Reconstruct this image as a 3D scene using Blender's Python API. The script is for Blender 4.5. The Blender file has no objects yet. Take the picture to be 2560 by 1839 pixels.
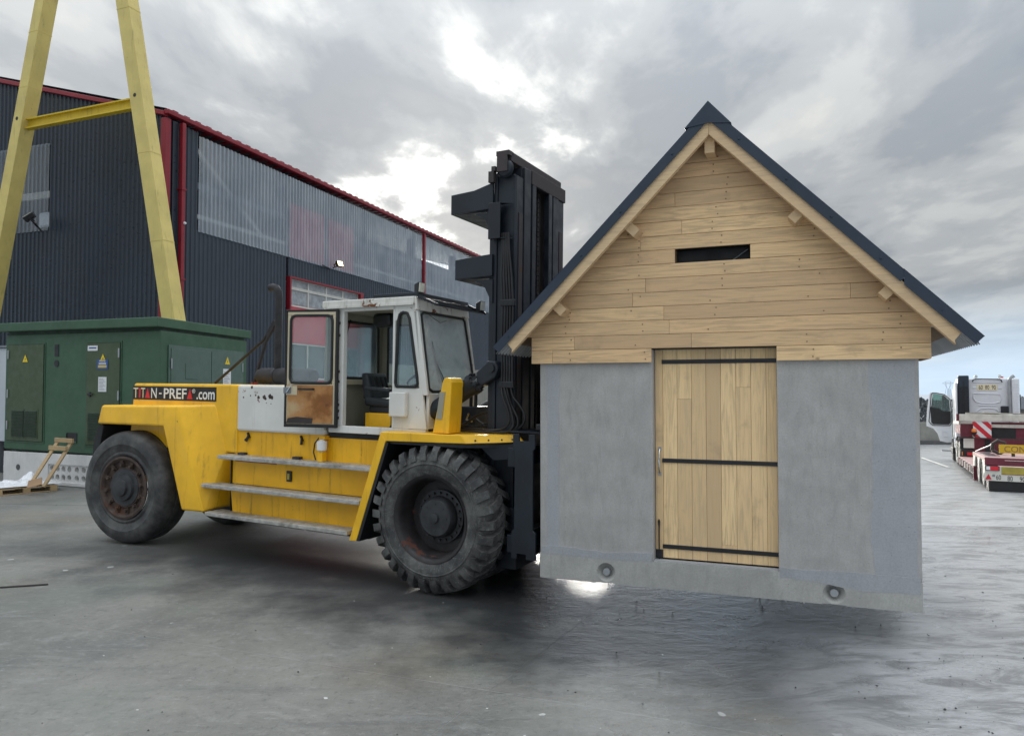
import bpy, bmesh, math, random
from mathutils import Vector, Matrix, noise
R = math.radians
random.seed(7)
scn = bpy.context.scene
COL = scn.collection

# ------------------------------------------------------------------ camera
cam = bpy.data.cameras.new("camera")
cam.sensor_fit = 'HORIZONTAL'; cam.sensor_width = 36.0; cam.lens = 36.0 * 1775 / 2560
cam.clip_start = 0.05; cam.clip_end = 3000
cam_ob = bpy.data.objects.new("camera", cam); COL.objects.link(cam_ob)
cam_ob.location = (0, 0, 2.35)
cam_ob.rotation_euler = (R(90 + 1.79), 0, 0)
scn.camera = cam_ob

# ------------------------------------------------------------------ world: overcast sky, sun behind the clouds ahead
SUN_AZ, SUN_EL = R(-4.0), R(14.0)
SUN_DIR = Vector((math.sin(SUN_AZ) * math.cos(SUN_EL), math.cos(SUN_AZ) * math.cos(SUN_EL), math.sin(SUN_EL)))

def N(nt, typ, **kw):
    n = nt.nodes.new(typ)
    for k, v in kw.items():
        if k.startswith('i_'):
            key = k[2:]
            key = int(key) if key.isdigit() else key
            n.inputs[key].default_value = v
        else:
            setattr(n, k, v)
    return n

def math_n(nt, op, a, b=None, c=None, clamp=False):
    n = nt.nodes.new('ShaderNodeMath'); n.operation = op; n.use_clamp = clamp
    for i, x in enumerate((a, b, c)):
        if x is None: continue
        if isinstance(x, (int, float)): n.inputs[i].default_value = x
        else: nt.links.new(x, n.inputs[i])
    return n.outputs[0]

def maprange(nt, val, a, b, c=0.0, d=1.0, smooth=True):
    n = nt.nodes.new('ShaderNodeMapRange')
    n.interpolation_type = 'SMOOTHSTEP' if smooth else 'LINEAR'
    nt.links.new(val, n.inputs[0])
    for i, x in enumerate((a, b, c, d)): n.inputs[i + 1].default_value = x
    return n.outputs[0]

def mixc(nt, fac, a, b, blend='MIX'):
    n = nt.nodes.new('ShaderNodeMix'); n.data_type = 'RGBA'; n.blend_type = blend
    if isinstance(fac, (int, float)): n.inputs[0].default_value = fac
    else: nt.links.new(fac, n.inputs[0])
    for i, x in ((6, a), (7, b)):
        if isinstance(x, tuple): n.inputs[i].default_value = (*x[:3], 1)
        else: nt.links.new(x, n.inputs[i])
    return n.outputs[2]

def ramp(nt, fac, stops, interp='EASE'):
    n = nt.nodes.new('ShaderNodeValToRGB'); cr = n.color_ramp; cr.interpolation = interp
    while len(cr.elements) < len(stops): cr.elements.new(0.5)
    for e, (p, c) in zip(cr.elements, stops):
        e.position = p; e.color = (*c, 1) if isinstance(c, tuple) else (c, c, c, 1)
    nt.links.new(fac, n.inputs[0])
    return n.outputs[0]

def make_world():
    w = bpy.data.worlds.new("World"); scn.world = w; w.use_nodes = True
    nt = w.node_tree; nt.nodes.clear()
    out = N(nt, 'ShaderNodeOutputWorld')
    tc = N(nt, 'ShaderNodeTexCoord')
    sep = N(nt, 'ShaderNodeSeparateXYZ'); nt.links.new(tc.outputs['Generated'], sep.inputs[0])
    x, y, z = sep.outputs
    zp = math_n(nt, 'MAXIMUM', z, 0.0)
    den = math_n(nt, 'ADD', zp, 0.16)
    comb = N(nt, 'ShaderNodeCombineXYZ')
    nt.links.new(math_n(nt, 'DIVIDE', x, den), comb.inputs[0])
    nt.links.new(math_n(nt, 'DIVIDE', y, den), comb.inputs[1])
    def cloud_noise(scale, detail, rough, dist, off):
        mp = N(nt, 'ShaderNodeMapping'); nt.links.new(comb.outputs[0], mp.inputs[0])
        mp.inputs['Location'].default_value = off
        mp.inputs['Scale'].default_value = (1.0, .62, 1.0)
        n = N(nt, 'ShaderNodeTexNoise', i_Scale=scale, i_Detail=detail, i_Roughness=rough, i_Distortion=dist)
        nt.links.new(mp.outputs[0], n.inputs['Vector'])
        return n.outputs['Fac']
    n1 = cloud_noise(1.55, 8.0, 0.54, 0.35, (9.7, 4.1, 0))
    n2 = cloud_noise(4.2, 8.0, 0.56, 0.3, (3.3, 6.2, 0))
    n = math_n(nt, 'ADD', math_n(nt, 'MULTIPLY', n1, 0.68), math_n(nt, 'MULTIPLY', n2, 0.32))
    cl = ramp(nt, n, [(0.33, (.096, .110, .126)), (0.43, (.124, .135, .147)), (0.51, (.162, .171, .179)), (0.58, (.207, .213, .214)), (0.70, (.27, .269, .256))])
    # sky brightens to the zenith, steepened past overcast to add fill on the fronts
    zen = math_n(nt, 'MULTIPLY_ADD', math_n(nt, 'POWER', zp, 3.0), 4.9, .82)
    vm = N(nt, 'ShaderNodeVectorMath', operation='SCALE'); nt.links.new(cl, vm.inputs[0]); nt.links.new(zen, vm.inputs['Scale'])
    # sun behind the cloud: thin cloud glows near it
    dp = N(nt, 'ShaderNodeVectorMath', operation='DOT_PRODUCT'); nt.links.new(tc.outputs['Generated'], dp.inputs[0]); dp.inputs[1].default_value = SUN_DIR
    dot = dp.outputs['Value']
    glow = maprange(nt, dot, 0.90, 1.0, 0.0, 1.0)
    core = maprange(nt, dot, 0.974, 1.0, 0.0, 1.0)
    thin = maprange(nt, n, 0.50, 0.64, 0.0, 1.0)
    g = math_n(nt, 'MULTIPLY', glow, math_n(nt, 'MULTIPLY_ADD', thin, 0.14, 0.01))
    g2 = math_n(nt, 'MULTIPLY', core, math_n(nt, 'MULTIPLY_ADD', thin, .62, 0.03))
    gs = math_n(nt, 'ADD', g, g2)
    gc = N(nt, 'ShaderNodeVectorMath', operation='SCALE'); gc.inputs[0].default_value = (1.0, .985, .92); nt.links.new(gs, gc.inputs['Scale'])
    add = N(nt, 'ShaderNodeVectorMath', operation='ADD'); nt.links.new(vm.outputs[0], add.inputs[0]); nt.links.new(gc.outputs[0], add.inputs[1])
    # clear pale band low at the horizon
    hz = maprange(nt, z, 0.0, 0.14, 0.85, 0.0)
    colr = mixc(nt, hz, add.outputs[0], (.225, .29, .36))
    bg = N(nt, 'ShaderNodeBackground', i_Strength=1.0); nt.links.new(colr, bg.inputs[0])
    sky = N(nt, 'ShaderNodeTexSky', sky_type='NISHITA', sun_disc=False, sun_elevation=SUN_EL, sun_rotation=SUN_AZ)
    bs = N(nt, 'ShaderNodeBackground', i_Strength=0.06); nt.links.new(sky.outputs[0], bs.inputs[0])
    mx = N(nt, 'ShaderNodeMixShader'); 
    nt.links.new(maprange(nt, n, 0.30, 0.46, 0.90, 0.985), mx.inputs[0])
    nt.links.new(bs.outputs[0], mx.inputs[1]); nt.links.new(bg.outputs[0], mx.inputs[2])
    nt.links.new(mx.outputs[0], out.inputs[0])
make_world()

sun = bpy.data.lights.new("sun", 'SUN'); sun.energy = 1.4; sun.angle = R(14); sun.color = (1.0, .95, .86)
sun_ob = bpy.data.objects.new("sun", sun); COL.objects.link(sun_ob)
sun_ob.rotation_euler = SUN_DIR.to_track_quat('Z', 'Y').to_euler()
sun_ob.location = (0, 0, 30)

vs = scn.view_settings
vs.view_transform = 'Standard'; vs.look = 'None'; vs.exposure = 1.66; vs.gamma = 1.0; vs.use_curve_mapping = False

# ------------------------------------------------------------------ mesh helpers
class MB:
    def __init__(s): s.v = []; s.f = []
    def add(s, vs, fs):
        o = len(s.v); s.v += [tuple(p) for p in vs]; s.f += [tuple(i + o for i in q) for q in fs]; return s
    def hexa(s, p):
        return s.add(p, [(0, 3, 2, 1), (4, 5, 6, 7), (0, 1, 5, 4), (1, 2, 6, 5), (2, 3, 7, 6), (3, 0, 4, 7)])
    def box(s, x0, x1, y0, y1, z0, z1):
        return s.hexa([(x0, y0, z0), (x1, y0, z0), (x1, y1, z0), (x0, y1, z0), (x0, y0, z1), (x1, y0, z1), (x1, y1, z1), (x0, y1, z1)])
    def prism(s, poly, axis, a, b):
        n = len(poly)
        def P(q, t):
            return {'x': (t, q[0], q[1]), 'y': (q[0], t, q[1]), 'z': (q[0], q[1], t)}[axis]
        vs = [P(q, a) for q in poly] + [P(q, b) for q in poly]
        fs = [tuple(range(n)), tuple(range(2 * n - 1, n - 1, -1))] + [(i, (i + 1) % n, n + (i + 1) % n, n + i) for i in range(n)]
        return s.add(vs, fs)
    def loft(s, rings, cap=True, closed=True):
        n = len(rings[0]); vs = [p for r in rings for p in r]; fs = []
        for k in range(len(rings) - 1):
            for i in range(n if closed else n - 1):
                j = (i + 1) % n
                fs.append((k * n + i, k * n + j, (k + 1) * n + j, (k + 1) * n + i))
        if cap:
            fs.append(tuple(range(n - 1, -1, -1))); fs.append(tuple((len(rings) - 1) * n + i for i in range(n)))
        return s.add(vs, fs)
    def tube(s, pts, r, n=8, cap=True):
        pts = [Vector(p) for p in pts]; rings = []
        t0 = (pts[1] - pts[0]).normalized()
        up = Vector((0, 0, 1)) if abs(t0.z) < .9 else Vector((0, 1, 0))
        a = t0.cross(up).normalized()
        for i, p in enumerate(pts):
            if i == 0: t = t0
            elif i == len(pts) - 1: t = (pts[i] - pts[i - 1]).normalized()
            else: t = ((pts[i] - pts[i - 1]).normalized() + (pts[i + 1] - pts[i]).normalized()).normalized()
            a = (a - t * a.dot(t)).normalized(); b = t.cross(a)
            rr = r[i] if isinstance(r, (list, tuple)) else r
            rings.append([p + (a * math.cos(2 * math.pi * k / n) + b * math.sin(2 * math.pi * k / n)) * rr for k in range(n)])
        return s.loft(rings, cap)
    def bar(s, p0, p1, w, h, up=(0, 0, 1)):
        p0 = Vector(p0); p1 = Vector(p1); t = (p1 - p0).normalized(); up = Vector(up)
        a = t.cross(up).normalized() * (w / 2); b = a.cross(t).normalized() * (h / 2)
        return s.hexa([p0 - a - b, p0 + a - b, p1 + a - b, p1 - a - b, p0 - a + b, p0 + a + b, p1 + a + b, p1 - a + b])
    def lathe(s, prof, c=(0, 0, 0), axis='y', n=24, cap=False):
        rings = []
        for r, t in prof:
            ring = []
            for k in range(n):
                an = 2 * math.pi * k / n; ca, sa = math.cos(an) * r, math.sin(an) * r
                q = {'y': (ca, t, sa), 'z': (ca, sa, t), 'x': (t, ca, sa)}[axis]
                ring.append((q[0] + c[0], q[1] + c[1], q[2] + c[2]))
            rings.append(ring)
        return s.loft(rings, cap)
    def sphere(s, c, r, n=8, m=6, sc=(1, 1, 1)):
        prof = []
        rings = []
        for i in range(m + 1):
            th = math.pi * i / m
            rr = max(math.sin(th), .01) * r
            rings.append([(c[0] + math.cos(2 * math.pi * k / n) * rr * sc[0], c[1] + math.sin(2 * math.pi * k / n) * rr * sc[1], c[2] + math.cos(th) * r * sc[2]) for k in range(n)])
        return s.loft(rings, True)
    def build(s, name, mat, parent=None, bevel=0, smooth=False, xf=None, seg=2, loc=None, raw=False):
        me = bpy.data.meshes.new(name)
        vv = [xf(p) for p in s.v] if xf else s.v
        me.from_pydata([tuple(p) for p in vv], [], s.f)
        if not raw:
            bm = bmesh.new(); bm.from_mesh(me)
            bmesh.ops.recalc_face_normals(bm, faces=bm.faces)
            bm.to_mesh(me); bm.free()
        if smooth:
            me.polygons.foreach_set('use_smooth', [True] * len(me.polygons))
            me.set_sharp_from_angle(angle=R(38))
        return link_mesh(name, me, mat, parent, bevel, seg, loc)

def link_mesh(name, me, mat, parent=None, bevel=0, seg=2, loc=None):
    ob = bpy.data.objects.new(name, me); COL.objects.link(ob)
    if mat is not None and not me.materials: me.materials.append(M[mat] if isinstance(mat, str) else mat)
    if parent is not None: ob.parent = parent
    if loc is not None: ob.location = loc
    if bevel:
        b = ob.modifiers.new('bevel', 'BEVEL'); b.width = bevel; b.segments = seg; b.limit_method = 'ANGLE'; b.angle_limit = R(35)
    return ob

def tag(o, label=None, cat=None, group=None, kind=None):
    for k, v in (('label', label), ('category', cat), ('group', group), ('kind', kind)):
        if v: o[k] = v
    return o

def empty(name, loc, rot=(0, 0, 0), label=None, cat=None, group=None, mat4=None):
    o = bpy.data.objects.new(name, None); COL.objects.link(o); o.empty_display_size = .2
    if mat4 is not None: o.matrix_world = mat4
    else: o.location = loc; o.rotation_euler = rot
    return tag(o, label, cat, group)

def frame_mat(o, yaw, tilt=0):
    """x axis turned clockwise by yaw (degrees) from +X, its far end dipped by tilt"""
    return Matrix.Translation(o) @ Matrix.Rotation(-R(yaw), 4, 'Z') @ Matrix.Rotation(R(tilt), 4, 'Y')

def text_mesh(txt, size, ext=0.001, bold=0.0, align='LEFT'):
    cu = bpy.data.curves.new('lettering', 'FONT'); cu.body = txt; cu.size = size; cu.extrude = ext; cu.offset = bold
    cu.align_x = align; cu.resolution_u = 3
    ob = bpy.data.objects.new('lettering', cu); COL.objects.link(ob)
    dg = bpy.context.evaluated_depsgraph_get(); dg.update()
    me = bpy.data.meshes.new_from_object(ob.evaluated_get(dg))
    bpy.data.objects.remove(ob); bpy.data.curves.remove(cu)
    me.materials.clear()
    return me

def place_text(txt, name, mat, parent, x0, x1, z0, z1, to3d, bold=0.0):
    """text scaled to fill the rectangle x0..x1, z0..z1 of a surface; to3d maps (x, z, lift) to the parent's frame"""
    me = text_mesh(txt, 1.0, .01, bold)
    xs = [v.co.x for v in me.vertices]; ys = [v.co.y for v in me.vertices]
    ax, bx, ay, by = min(xs), max(xs), min(ys), max(ys)
    for v in me.vertices:
        fx = (v.co.x - ax) / max(bx - ax, 1e-6); fz = (v.co.y - ay) / max(by - ay, 1e-6)
        v.co = Vector(to3d(x0 + fx * (x1 - x0), z0 + fz * (z1 - z0), .003 if v.co.z > 0 else .0))
    me.update()
    return link_mesh(name, me, mat, parent)

# ------------------------------------------------------------------ materials
M = {}
def new_mat(name):
    m = bpy.data.materials.new(name); m.use_nodes = True; nt = m.node_tree; nt.nodes.clear()
    out = N(nt, 'ShaderNodeOutputMaterial'); b = N(nt, 'ShaderNodeBsdfPrincipled')
    nt.links.new(b.outputs[0], out.inputs[0]); M[name] = m
    return m, nt, b, out

def coords(nt, scale=(1, 1, 1), loc=(0, 0, 0), rnd=0.0, kind='Object'):
    tc = N(nt, 'ShaderNodeTexCoord'); mp = N(nt, 'ShaderNodeMapping')
    mp.inputs['Scale'].default_value = scale; mp.inputs['Location'].default_value = loc
    v = tc.outputs[kind]
    if rnd:
        oi = N(nt, 'ShaderNodeObjectInfo'); vm = N(nt, 'ShaderNodeVectorMath', operation='SCALE'); vm.inputs[0].default_value = (rnd, rnd * 1.7, rnd * .6)
        nt.links.new(oi.outputs['Random'], vm.inputs['Scale'])
        ad = N(nt, 'ShaderNodeVectorMath', operation='ADD'); nt.links.new(v, ad.inputs[0]); nt.links.new(vm.outputs[0], ad.inputs[1]); v = ad.outputs[0]
    nt.links.new(v, mp.inputs[0]); return mp.outputs[0]

def noise_n(nt, vec, scale, detail=4, rough=.55, dist=0.0):
    n = N(nt, 'ShaderNodeTexNoise', i_Scale=scale, i_Detail=detail, i_Roughness=rough, i_Distortion=dist)
    nt.links.new(vec, n.inputs['Vector']); return n.outputs['Fac']

def bump(nt, b, h, strength=.3, dist=.01):
    n = N(nt, 'ShaderNodeBump', i_Strength=strength, i_Distance=dist); nt.links.new(h, n.inputs['Height']); nt.links.new(n.outputs[0], b.inputs['Normal'])

def C3(c): return tuple(c)
def sc(c, k): return tuple(min(1, x * k) for x in c)

def paint(name, base, rough=.45, metal=0.0, var=.12, scale=2.0, dirt=None, dirt_amt=.5, streak=True, rust=0.0, bmp=.0, spec=.5, rustcol=(.16, .055, .018)):
    m, nt, b, out = new_mat(name)
    v = coords(nt)
    n1 = noise_n(nt, v, scale, 6)
    col = mixc(nt, maprange(nt, n1, .3, .7), sc(base, 1 - var), sc(base, 1 + var))
    n3 = noise_n(nt, v, 28, 4)
    if dirt:
        vs_ = coords(nt, (5, 5, .45)) if streak else v
        n2 = noise_n(nt, vs_, 2.2, 7, .62)
        f = maprange(nt, n2, .66 - .3 * dirt_amt, .80 - .12 * dirt_amt, 0, min(1, .35 + dirt_amt * .6))
        f = math_n(nt, 'MULTIPLY', f, maprange(nt, n3, .3, .6, .45, 1.0))
        col = mixc(nt, f, col, dirt)
    r = maprange(nt, noise_n(nt, v, 6, 4), .3, .7, rough - .08, rough + .12)
    if rust:
        n4 = noise_n(nt, v, 5.5, 8, .68)
        n5 = noise_n(nt, v, 1.1, 3, .5)
        th = math_n(nt, 'MULTIPLY_ADD', n5, .35, n4)
        f = maprange(nt, th, .88 - .22 * rust, .92 - .22 * rust, 0, 1)
        col = mixc(nt, f, col, rustcol)
        r = math_n(nt, 'MULTIPLY_ADD', f, .3, r, True)
    nt.links.new(col, b.inputs['Base Color']); nt.links.new(r, b.inputs['Roughness'])
    b.inputs['Metallic'].default_value = metal; b.inputs['Specular IOR Level'].default_value = spec
    if bmp: bump(nt, b, math_n(nt, 'ADD', math_n(nt, 'MULTIPLY', n3, .5), math_n(nt, 'MULTIPLY', n1, 3.0)), bmp * 1.6, .006)
    return m

def wood(name, base, axis='x', rnd=9.0, var=.22, fresh=True):
    m, nt, b, out = new_mat(name)
    s = {'x': (.55, 7, 7), 'y': (7, .55, 7), 'z': (7, 7, .55)}[axis]
    v = coords(nt, s, (0, 0, 0), rnd)
    oi = N(nt, 'ShaderNodeObjectInfo')
    g = noise_n(nt, v, 3.0, 6, .6, 1.6)
    fine = noise_n(nt, coords(nt, tuple(x * (1.0 if x < 1 else 9) for x in s), (3, 1, 2), rnd), 3.0, 5, .65)
    tone = maprange(nt, oi.outputs['Random'], 0, 1, 0, 1, False)
    c1 = mixc(nt, tone, (base[0] * .80, base[1] * .76, base[2] * .74), sc((base[0], base[1] * .99, base[2] * .92), 1.14))
    t2 = math_n(nt, 'FRACT', math_n(nt, 'MULTIPLY', oi.outputs['Random'], 7.31))
    c1 = mixc(nt, maprange(nt, t2, .55, 1.0, 0, .55), c1, (base[0] * .98, base[1] * .90, base[2] * .86))
    col = mixc(nt, maprange(nt, g, .30, .62), sc(base, 1 - var), c1)
    col = mixc(nt, maprange(nt, fine, .50, .72, 0, .42), col, sc((base[0], base[1] * .82, base[2] * .62), .5))
    # knots and grey saw marks
    kn = N(nt, 'ShaderNodeTexVoronoi', i_Scale=1.0, feature='F1'); 
    ks = {'x': (1.7, 2.4, 3.0), 'y': (2.4, 1.7, 3.0), 'z': (3.0, 2.4, 1.7)}[axis]
    nt.links.new(coords(nt, ks, (0, 0, 0), rnd), kn.inputs['Vector'])
    kf = maprange(nt, kn.outputs['Distance'], .015, .05, .6, 0)
    col = mixc(nt, kf, col, (.12, .065, .03))
    st = noise_n(nt, coords(nt, (1.3, 1.3, 1.3), (5, 2, 1), rnd), 2.3, 6, .6)
    col = mixc(nt, maprange(nt, st, .57, .78, 0, .42), col, (.30, .21, .14))
    nt.links.new(col, b.inputs['Base Color']); b.inputs['Roughness'].default_value = .68; b.inputs['Specular IOR Level'].default_value = .3
    bump(nt, b, math_n(nt, 'ADD', g, fine), .25, .003)
    return m

def concrete(name, base, scale=1.0, var=.16, dark=(.2, .2, .2), bmp=.25, stain=.5):
    m, nt, b, out = new_mat(name)
    v = coords(nt)
    a = noise_n(nt, v, 2.6 * scale, 8, .66)
    st = noise_n(nt, coords(nt, (4.5, 4.5, 1.1)), 2.2 * scale, 8, .70, .4)
    f = noise_n(nt, v, 55 * scale, 4, .7)
    col = mixc(nt, maprange(nt, a, .3, .7), sc(base, 1 - var), sc(base, 1 + var * .7))
    col = mixc(nt, maprange(nt, st, .45, .72, 0, stain), col, sc(base, .72))
    col = mixc(nt, maprange(nt, st, .28, .42, .3 * stain, 0), col, sc(base, 1.25))
    col = mixc(nt, maprange(nt, f, .38, .66, .0, .42), col, sc(base, .66))
    pit = N(nt, 'ShaderNodeTexVoronoi', i_Scale=9 * scale); nt.links.new(coords(nt, (1, 1, 1.4)), pit.inputs['Vector'])
    pf = maprange(nt, pit.outputs['Distance'], .04, .075, .75, 0)
    col = mixc(nt, pf, col, sc(base, .45))
    nt.links.new(col, b.inputs['Base Color']); b.inputs['Roughness'].default_value = .82; b.inputs['Specular IOR Level'].default_value = .3
    h = math_n(nt, 'SUBTRACT', math_n(nt, 'ADD', f, math_n(nt, 'MULTIPLY', st, .8)), math_n(nt, 'MULTIPLY', pf, .6))
    bump(nt, b, h, bmp, .004)
    return m

def glass(name, tint=(.75, .85, .85), dust=.12, alpha=.78, dustcol=(.55, .58, .58)):
    m = bpy.data.materials.new(name); m.use_nodes = True; nt = m.node_tree; nt.nodes.clear(); M[name] = m
    out = N(nt, 'ShaderNodeOutputMaterial')
    tr = N(nt, 'ShaderNodeBsdfTransparent'); tr.inputs[0].default_value = (*tint, 1)
    gl = N(nt, 'ShaderNodeBsdfGlossy'); gl.inputs['Roughness'].default_value = .04; gl.inputs['Color'].default_value = (.95, .95, .95, 1)
    df = N(nt, 'ShaderNodeBsdfDiffuse'); df.inputs[0].default_value = (*dustcol, 1)
    fr = N(nt, 'ShaderNodeFresnel', i_IOR=1.5)
    m1 = N(nt, 'ShaderNodeMixShader'); nt.links.new(math_n(nt, 'MULTIPLY', fr.outputs[0], .9, clamp=True), m1.inputs[0]); nt.links.new(tr.outputs[0], m1.inputs[1]); nt.links.new(gl.outputs[0], m1.inputs[2])
    n = noise_n(nt, coords(nt), 3.5, 7, .65)
    m2 = N(nt, 'ShaderNodeMixShader'); nt.links.new(maprange(nt, n, .3, .75, dust * .75, dust * 1.3), m2.inputs[0]); nt.links.new(m1.outputs[0], m2.inputs[1]); nt.links.new(df.outputs[0], m2.inputs[2])
    nt.links.new(m2.outputs[0], out.inputs[0])
    return m

paint('yellow', (.85, .45, .006), .38, var=.14, dirt=(.12, .07, .015), dirt_amt=.45, rust=.16, bmp=.05, rustcol=(.05, .025, .012))
paint('yellow_clean', (.90, .505, .016), .36, var=.10, dirt=(.26, .15, .025), dirt_amt=.42, rust=.07, bmp=.04, rustcol=(.08, .04, .015))
paint('yellow_pale', (.63, .505, .165), .55, var=.10, scale=1.2, dirt=(.16, .13, .06), dirt_amt=.36, rust=.02, bmp=.04)
paint('yellow_beam', (.62, .44, .02), .5, var=.1, dirt=(.2, .12, .03), dirt_amt=.3)
paint('white', (.70, .70, .665), .42, var=.07, dirt=(.30, .27, .21), dirt_amt=.30, rust=.24, bmp=.05)
paint('white_roof', (.66, .65, .60), .5, var=.08, dirt=(.22, .19, .14), dirt_amt=.55, rust=.55, bmp=.08)
paint('cream', (.56, .49, .34), .5, var=.08, dirt=(.25, .18, .1), dirt_amt=.35, rust=.15)
paint('cream_dark', (.34, .32, .25), .6, var=.1, dirt=(.12, .1, .07), dirt_amt=.4)
paint('black_mast', (.0085, .0135, .021), .45, var=.35, scale=3, dirt=(.05, .05, .05), dirt_amt=.25, rust=.05, bmp=.06, spec=.5)
paint('black_rust', (.045, .036, .036), .7, var=.3, scale=6, rust=.4, rustcol=(.09, .045, .03))
paint('black', (.012, .013, .015), .5, var=.3)
paint('black_rubber', (.016, .017, .018), .65, var=.2)
paint('black_metal', (.012, .013, .016), .38, var=.2)
paint('hose', (.014, .014, .015), .35, var=.3, scale=8)
paint('chrome', (.62, .62, .60), .22, metal=1.0, var=.1)
paint('exhaust', (.022, .021, .023), .75, var=.3, scale=5, rust=.12, rustcol=(.07, .038, .028))
paint('navy', (.019, .033, .055), .38, var=.10, scale=1.2, spec=.5)
paint('galv', (.36, .38, .40), .45, metal=.35, var=.12, scale=3)
paint('galv_dark', (.20, .22, .245), .5, metal=.2, var=.15)
paint('green', (.046, .104, .062), .62, var=.10, scale=1.5, bmp=.25, dirt=(.05, .09, .06), dirt_amt=.2)
paint('green_door', (.058, .086, .042), .5, var=.08)
paint('green_door2', (.075, .125, .10), .42, var=.06)
paint('green_dark', (.016, .036, .02), .6, var=.1)
paint('clad', (.029, .041, .060), .36, var=.10, scale=.6, dirt=(.06, .07, .085), dirt_amt=.25, spec=.5)
paint('clad_dark', (.016, .026, .041), .34, var=.12, scale=.6, spec=.5)
paint('red_trim', (.23, .011, .022), .4, var=.10)
paint('red_panel', (.60, .06, .09), .45, var=.08)
paint('red_trailer', (.135, .016, .032), .5, var=.2, dirt=(.10, .06, .06), dirt_amt=.5, rust=.1)
paint('pink_deck', (.40, .26, .25), .6, var=.15, scale=3, dirt=(.18, .12, .11), dirt_amt=.6, streak=False, rust=.25)
paint('white_truck', (.72, .74, .77), .35, var=.04)
paint('white_steel', (.62, .61, .56), .5, var=.08, dirt=(.25, .2, .16), dirt_amt=.35, rust=.25)
paint('timber_grey', (.36, .34, .30), .8, var=.2, scale=5)
paint('timber_white', (.55, .54, .48), .8, var=.14, scale=4, dirt=(.3, .26, .2), dirt_amt=.4)
paint('white_pvc', (.74, .75, .76), .35, var=.05)
paint('white_sign', (.72, .74, .76), .5, var=.04)
paint('warn_yellow', (.80, .58, .02), .5, var=.05)
paint('sign_blue', (.03, .09, .30), .5, var=.05)
paint('sign_gold', (.55, .42, .10), .5, var=.15)
paint('ink', (.012, .012, .014), .5, var=.05)
paint('ink_white', (.80, .80, .77), .5, var=.03)
paint('ink_cream', (.78, .70, .48), .5, var=.03)
paint('ink_red', (.62, .02, .02), .5, var=.05)
paint('ink_brown', (.24, .15, .08), .6, var=.1)
paint('red_reflect', (.55, .015, .03), .35, var=.08)
paint('orange_lens', (.75, .20, .03), .25, var=.05)
paint('plate_yellow', (.62, .42, .02), .5, var=.15, dirt=(.35, .2, .05), dirt_amt=.5)
paint('plate_olive', (.36, .30, .05), .5, var=.2, dirt=(.4, .15, .08), dirt_amt=.5)
paint('chequer', (.47, .46, .43), .42, metal=.35, var=.2, scale=9, dirt=(.13, .115, .09), dirt_amt=.5, streak=False, bmp=.3)
paint('rim_rust', (.060, .040, .032), .7, var=.35, scale=8, rust=.45, rustcol=(.095, .046, .03), bmp=.2)
paint('rim_black', (.022, .020, .021), .55, var=.3, scale=7, rust=.34, rustcol=(.095, .036, .024), bmp=.15)
paint('hub_black', (.032, .034, .038), .5, var=.3, scale=8, dirt=(.07, .07, .07), dirt_amt=.4, streak=False)
paint('seat', (.022, .027, .032), .5, var=.15)
paint('plastic_white', (.72, .72, .74), .35, var=.06)
paint('cardboard', (.30, .19, .11), .85, var=.12)
paint('blue_tarp', (.04, .07, .25), .5, var=.15)
paint('pebble', (.03, .03, .03), .8, var=.4)
paint('chip', (.62, .62, .60), .8, var=.1)
paint('line_paint', (.62, .62, .58), .7, var=.15)
paint('pylon', (.30, .34, .39), .6, var=.05)
paint('tan_stock', (.55, .40, .30), .7, var=.1)
paint('grey_box', (.50, .54, .58), .5, var=.05)
wood('oak', (.82, .585, .345), 'x', var=.32)
wood('oak_door', (.85, .625, .365), 'z', var=.20)
wood('oak_rafter', (.70, .52, .325), 'x', var=.15)
wood('deck_brown', (.30, .215, .135), 'x')
wood('pallet_wood', (.50, .37, .215), 'x', var=.25)
concrete('conc_wall', (.455, .445, .43), 1.3, .13, stain=.60, bmp=.45)
concrete('conc_slab', (.45, .45, .43), 1.3, .14, stain=.6, bmp=.35)
concrete('mortar', (.405, .42, .442), 1.2, .07, stain=.25, bmp=.2)
concrete('conc_block', (.70, .70, .69), 1.0, .08, stain=.3)
concrete('conc_old', (.30, .30, .27), .5, .14, stain=.5)
concrete('conc_dark', (.12, .12, .12), 1.0, .12)
glass('glass', (.86, .92, .92), dust=.03)
glass('glass_dust_sheen', (.80, .86, .86), dust=.36, dustcol=(.80, .84, .86))  # windscreen: dust colour also stands in for the reflected sky
glass('glass_door', (.82, .88, .88), dust=.13, dustcol=(.70, .74, .76))
glass('glass_green', (.38, .55, .50), dust=.12)
glass('glass_white', (.30, .34, .38), dust=.5, dustcol=(.62, .66, .70))

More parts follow.
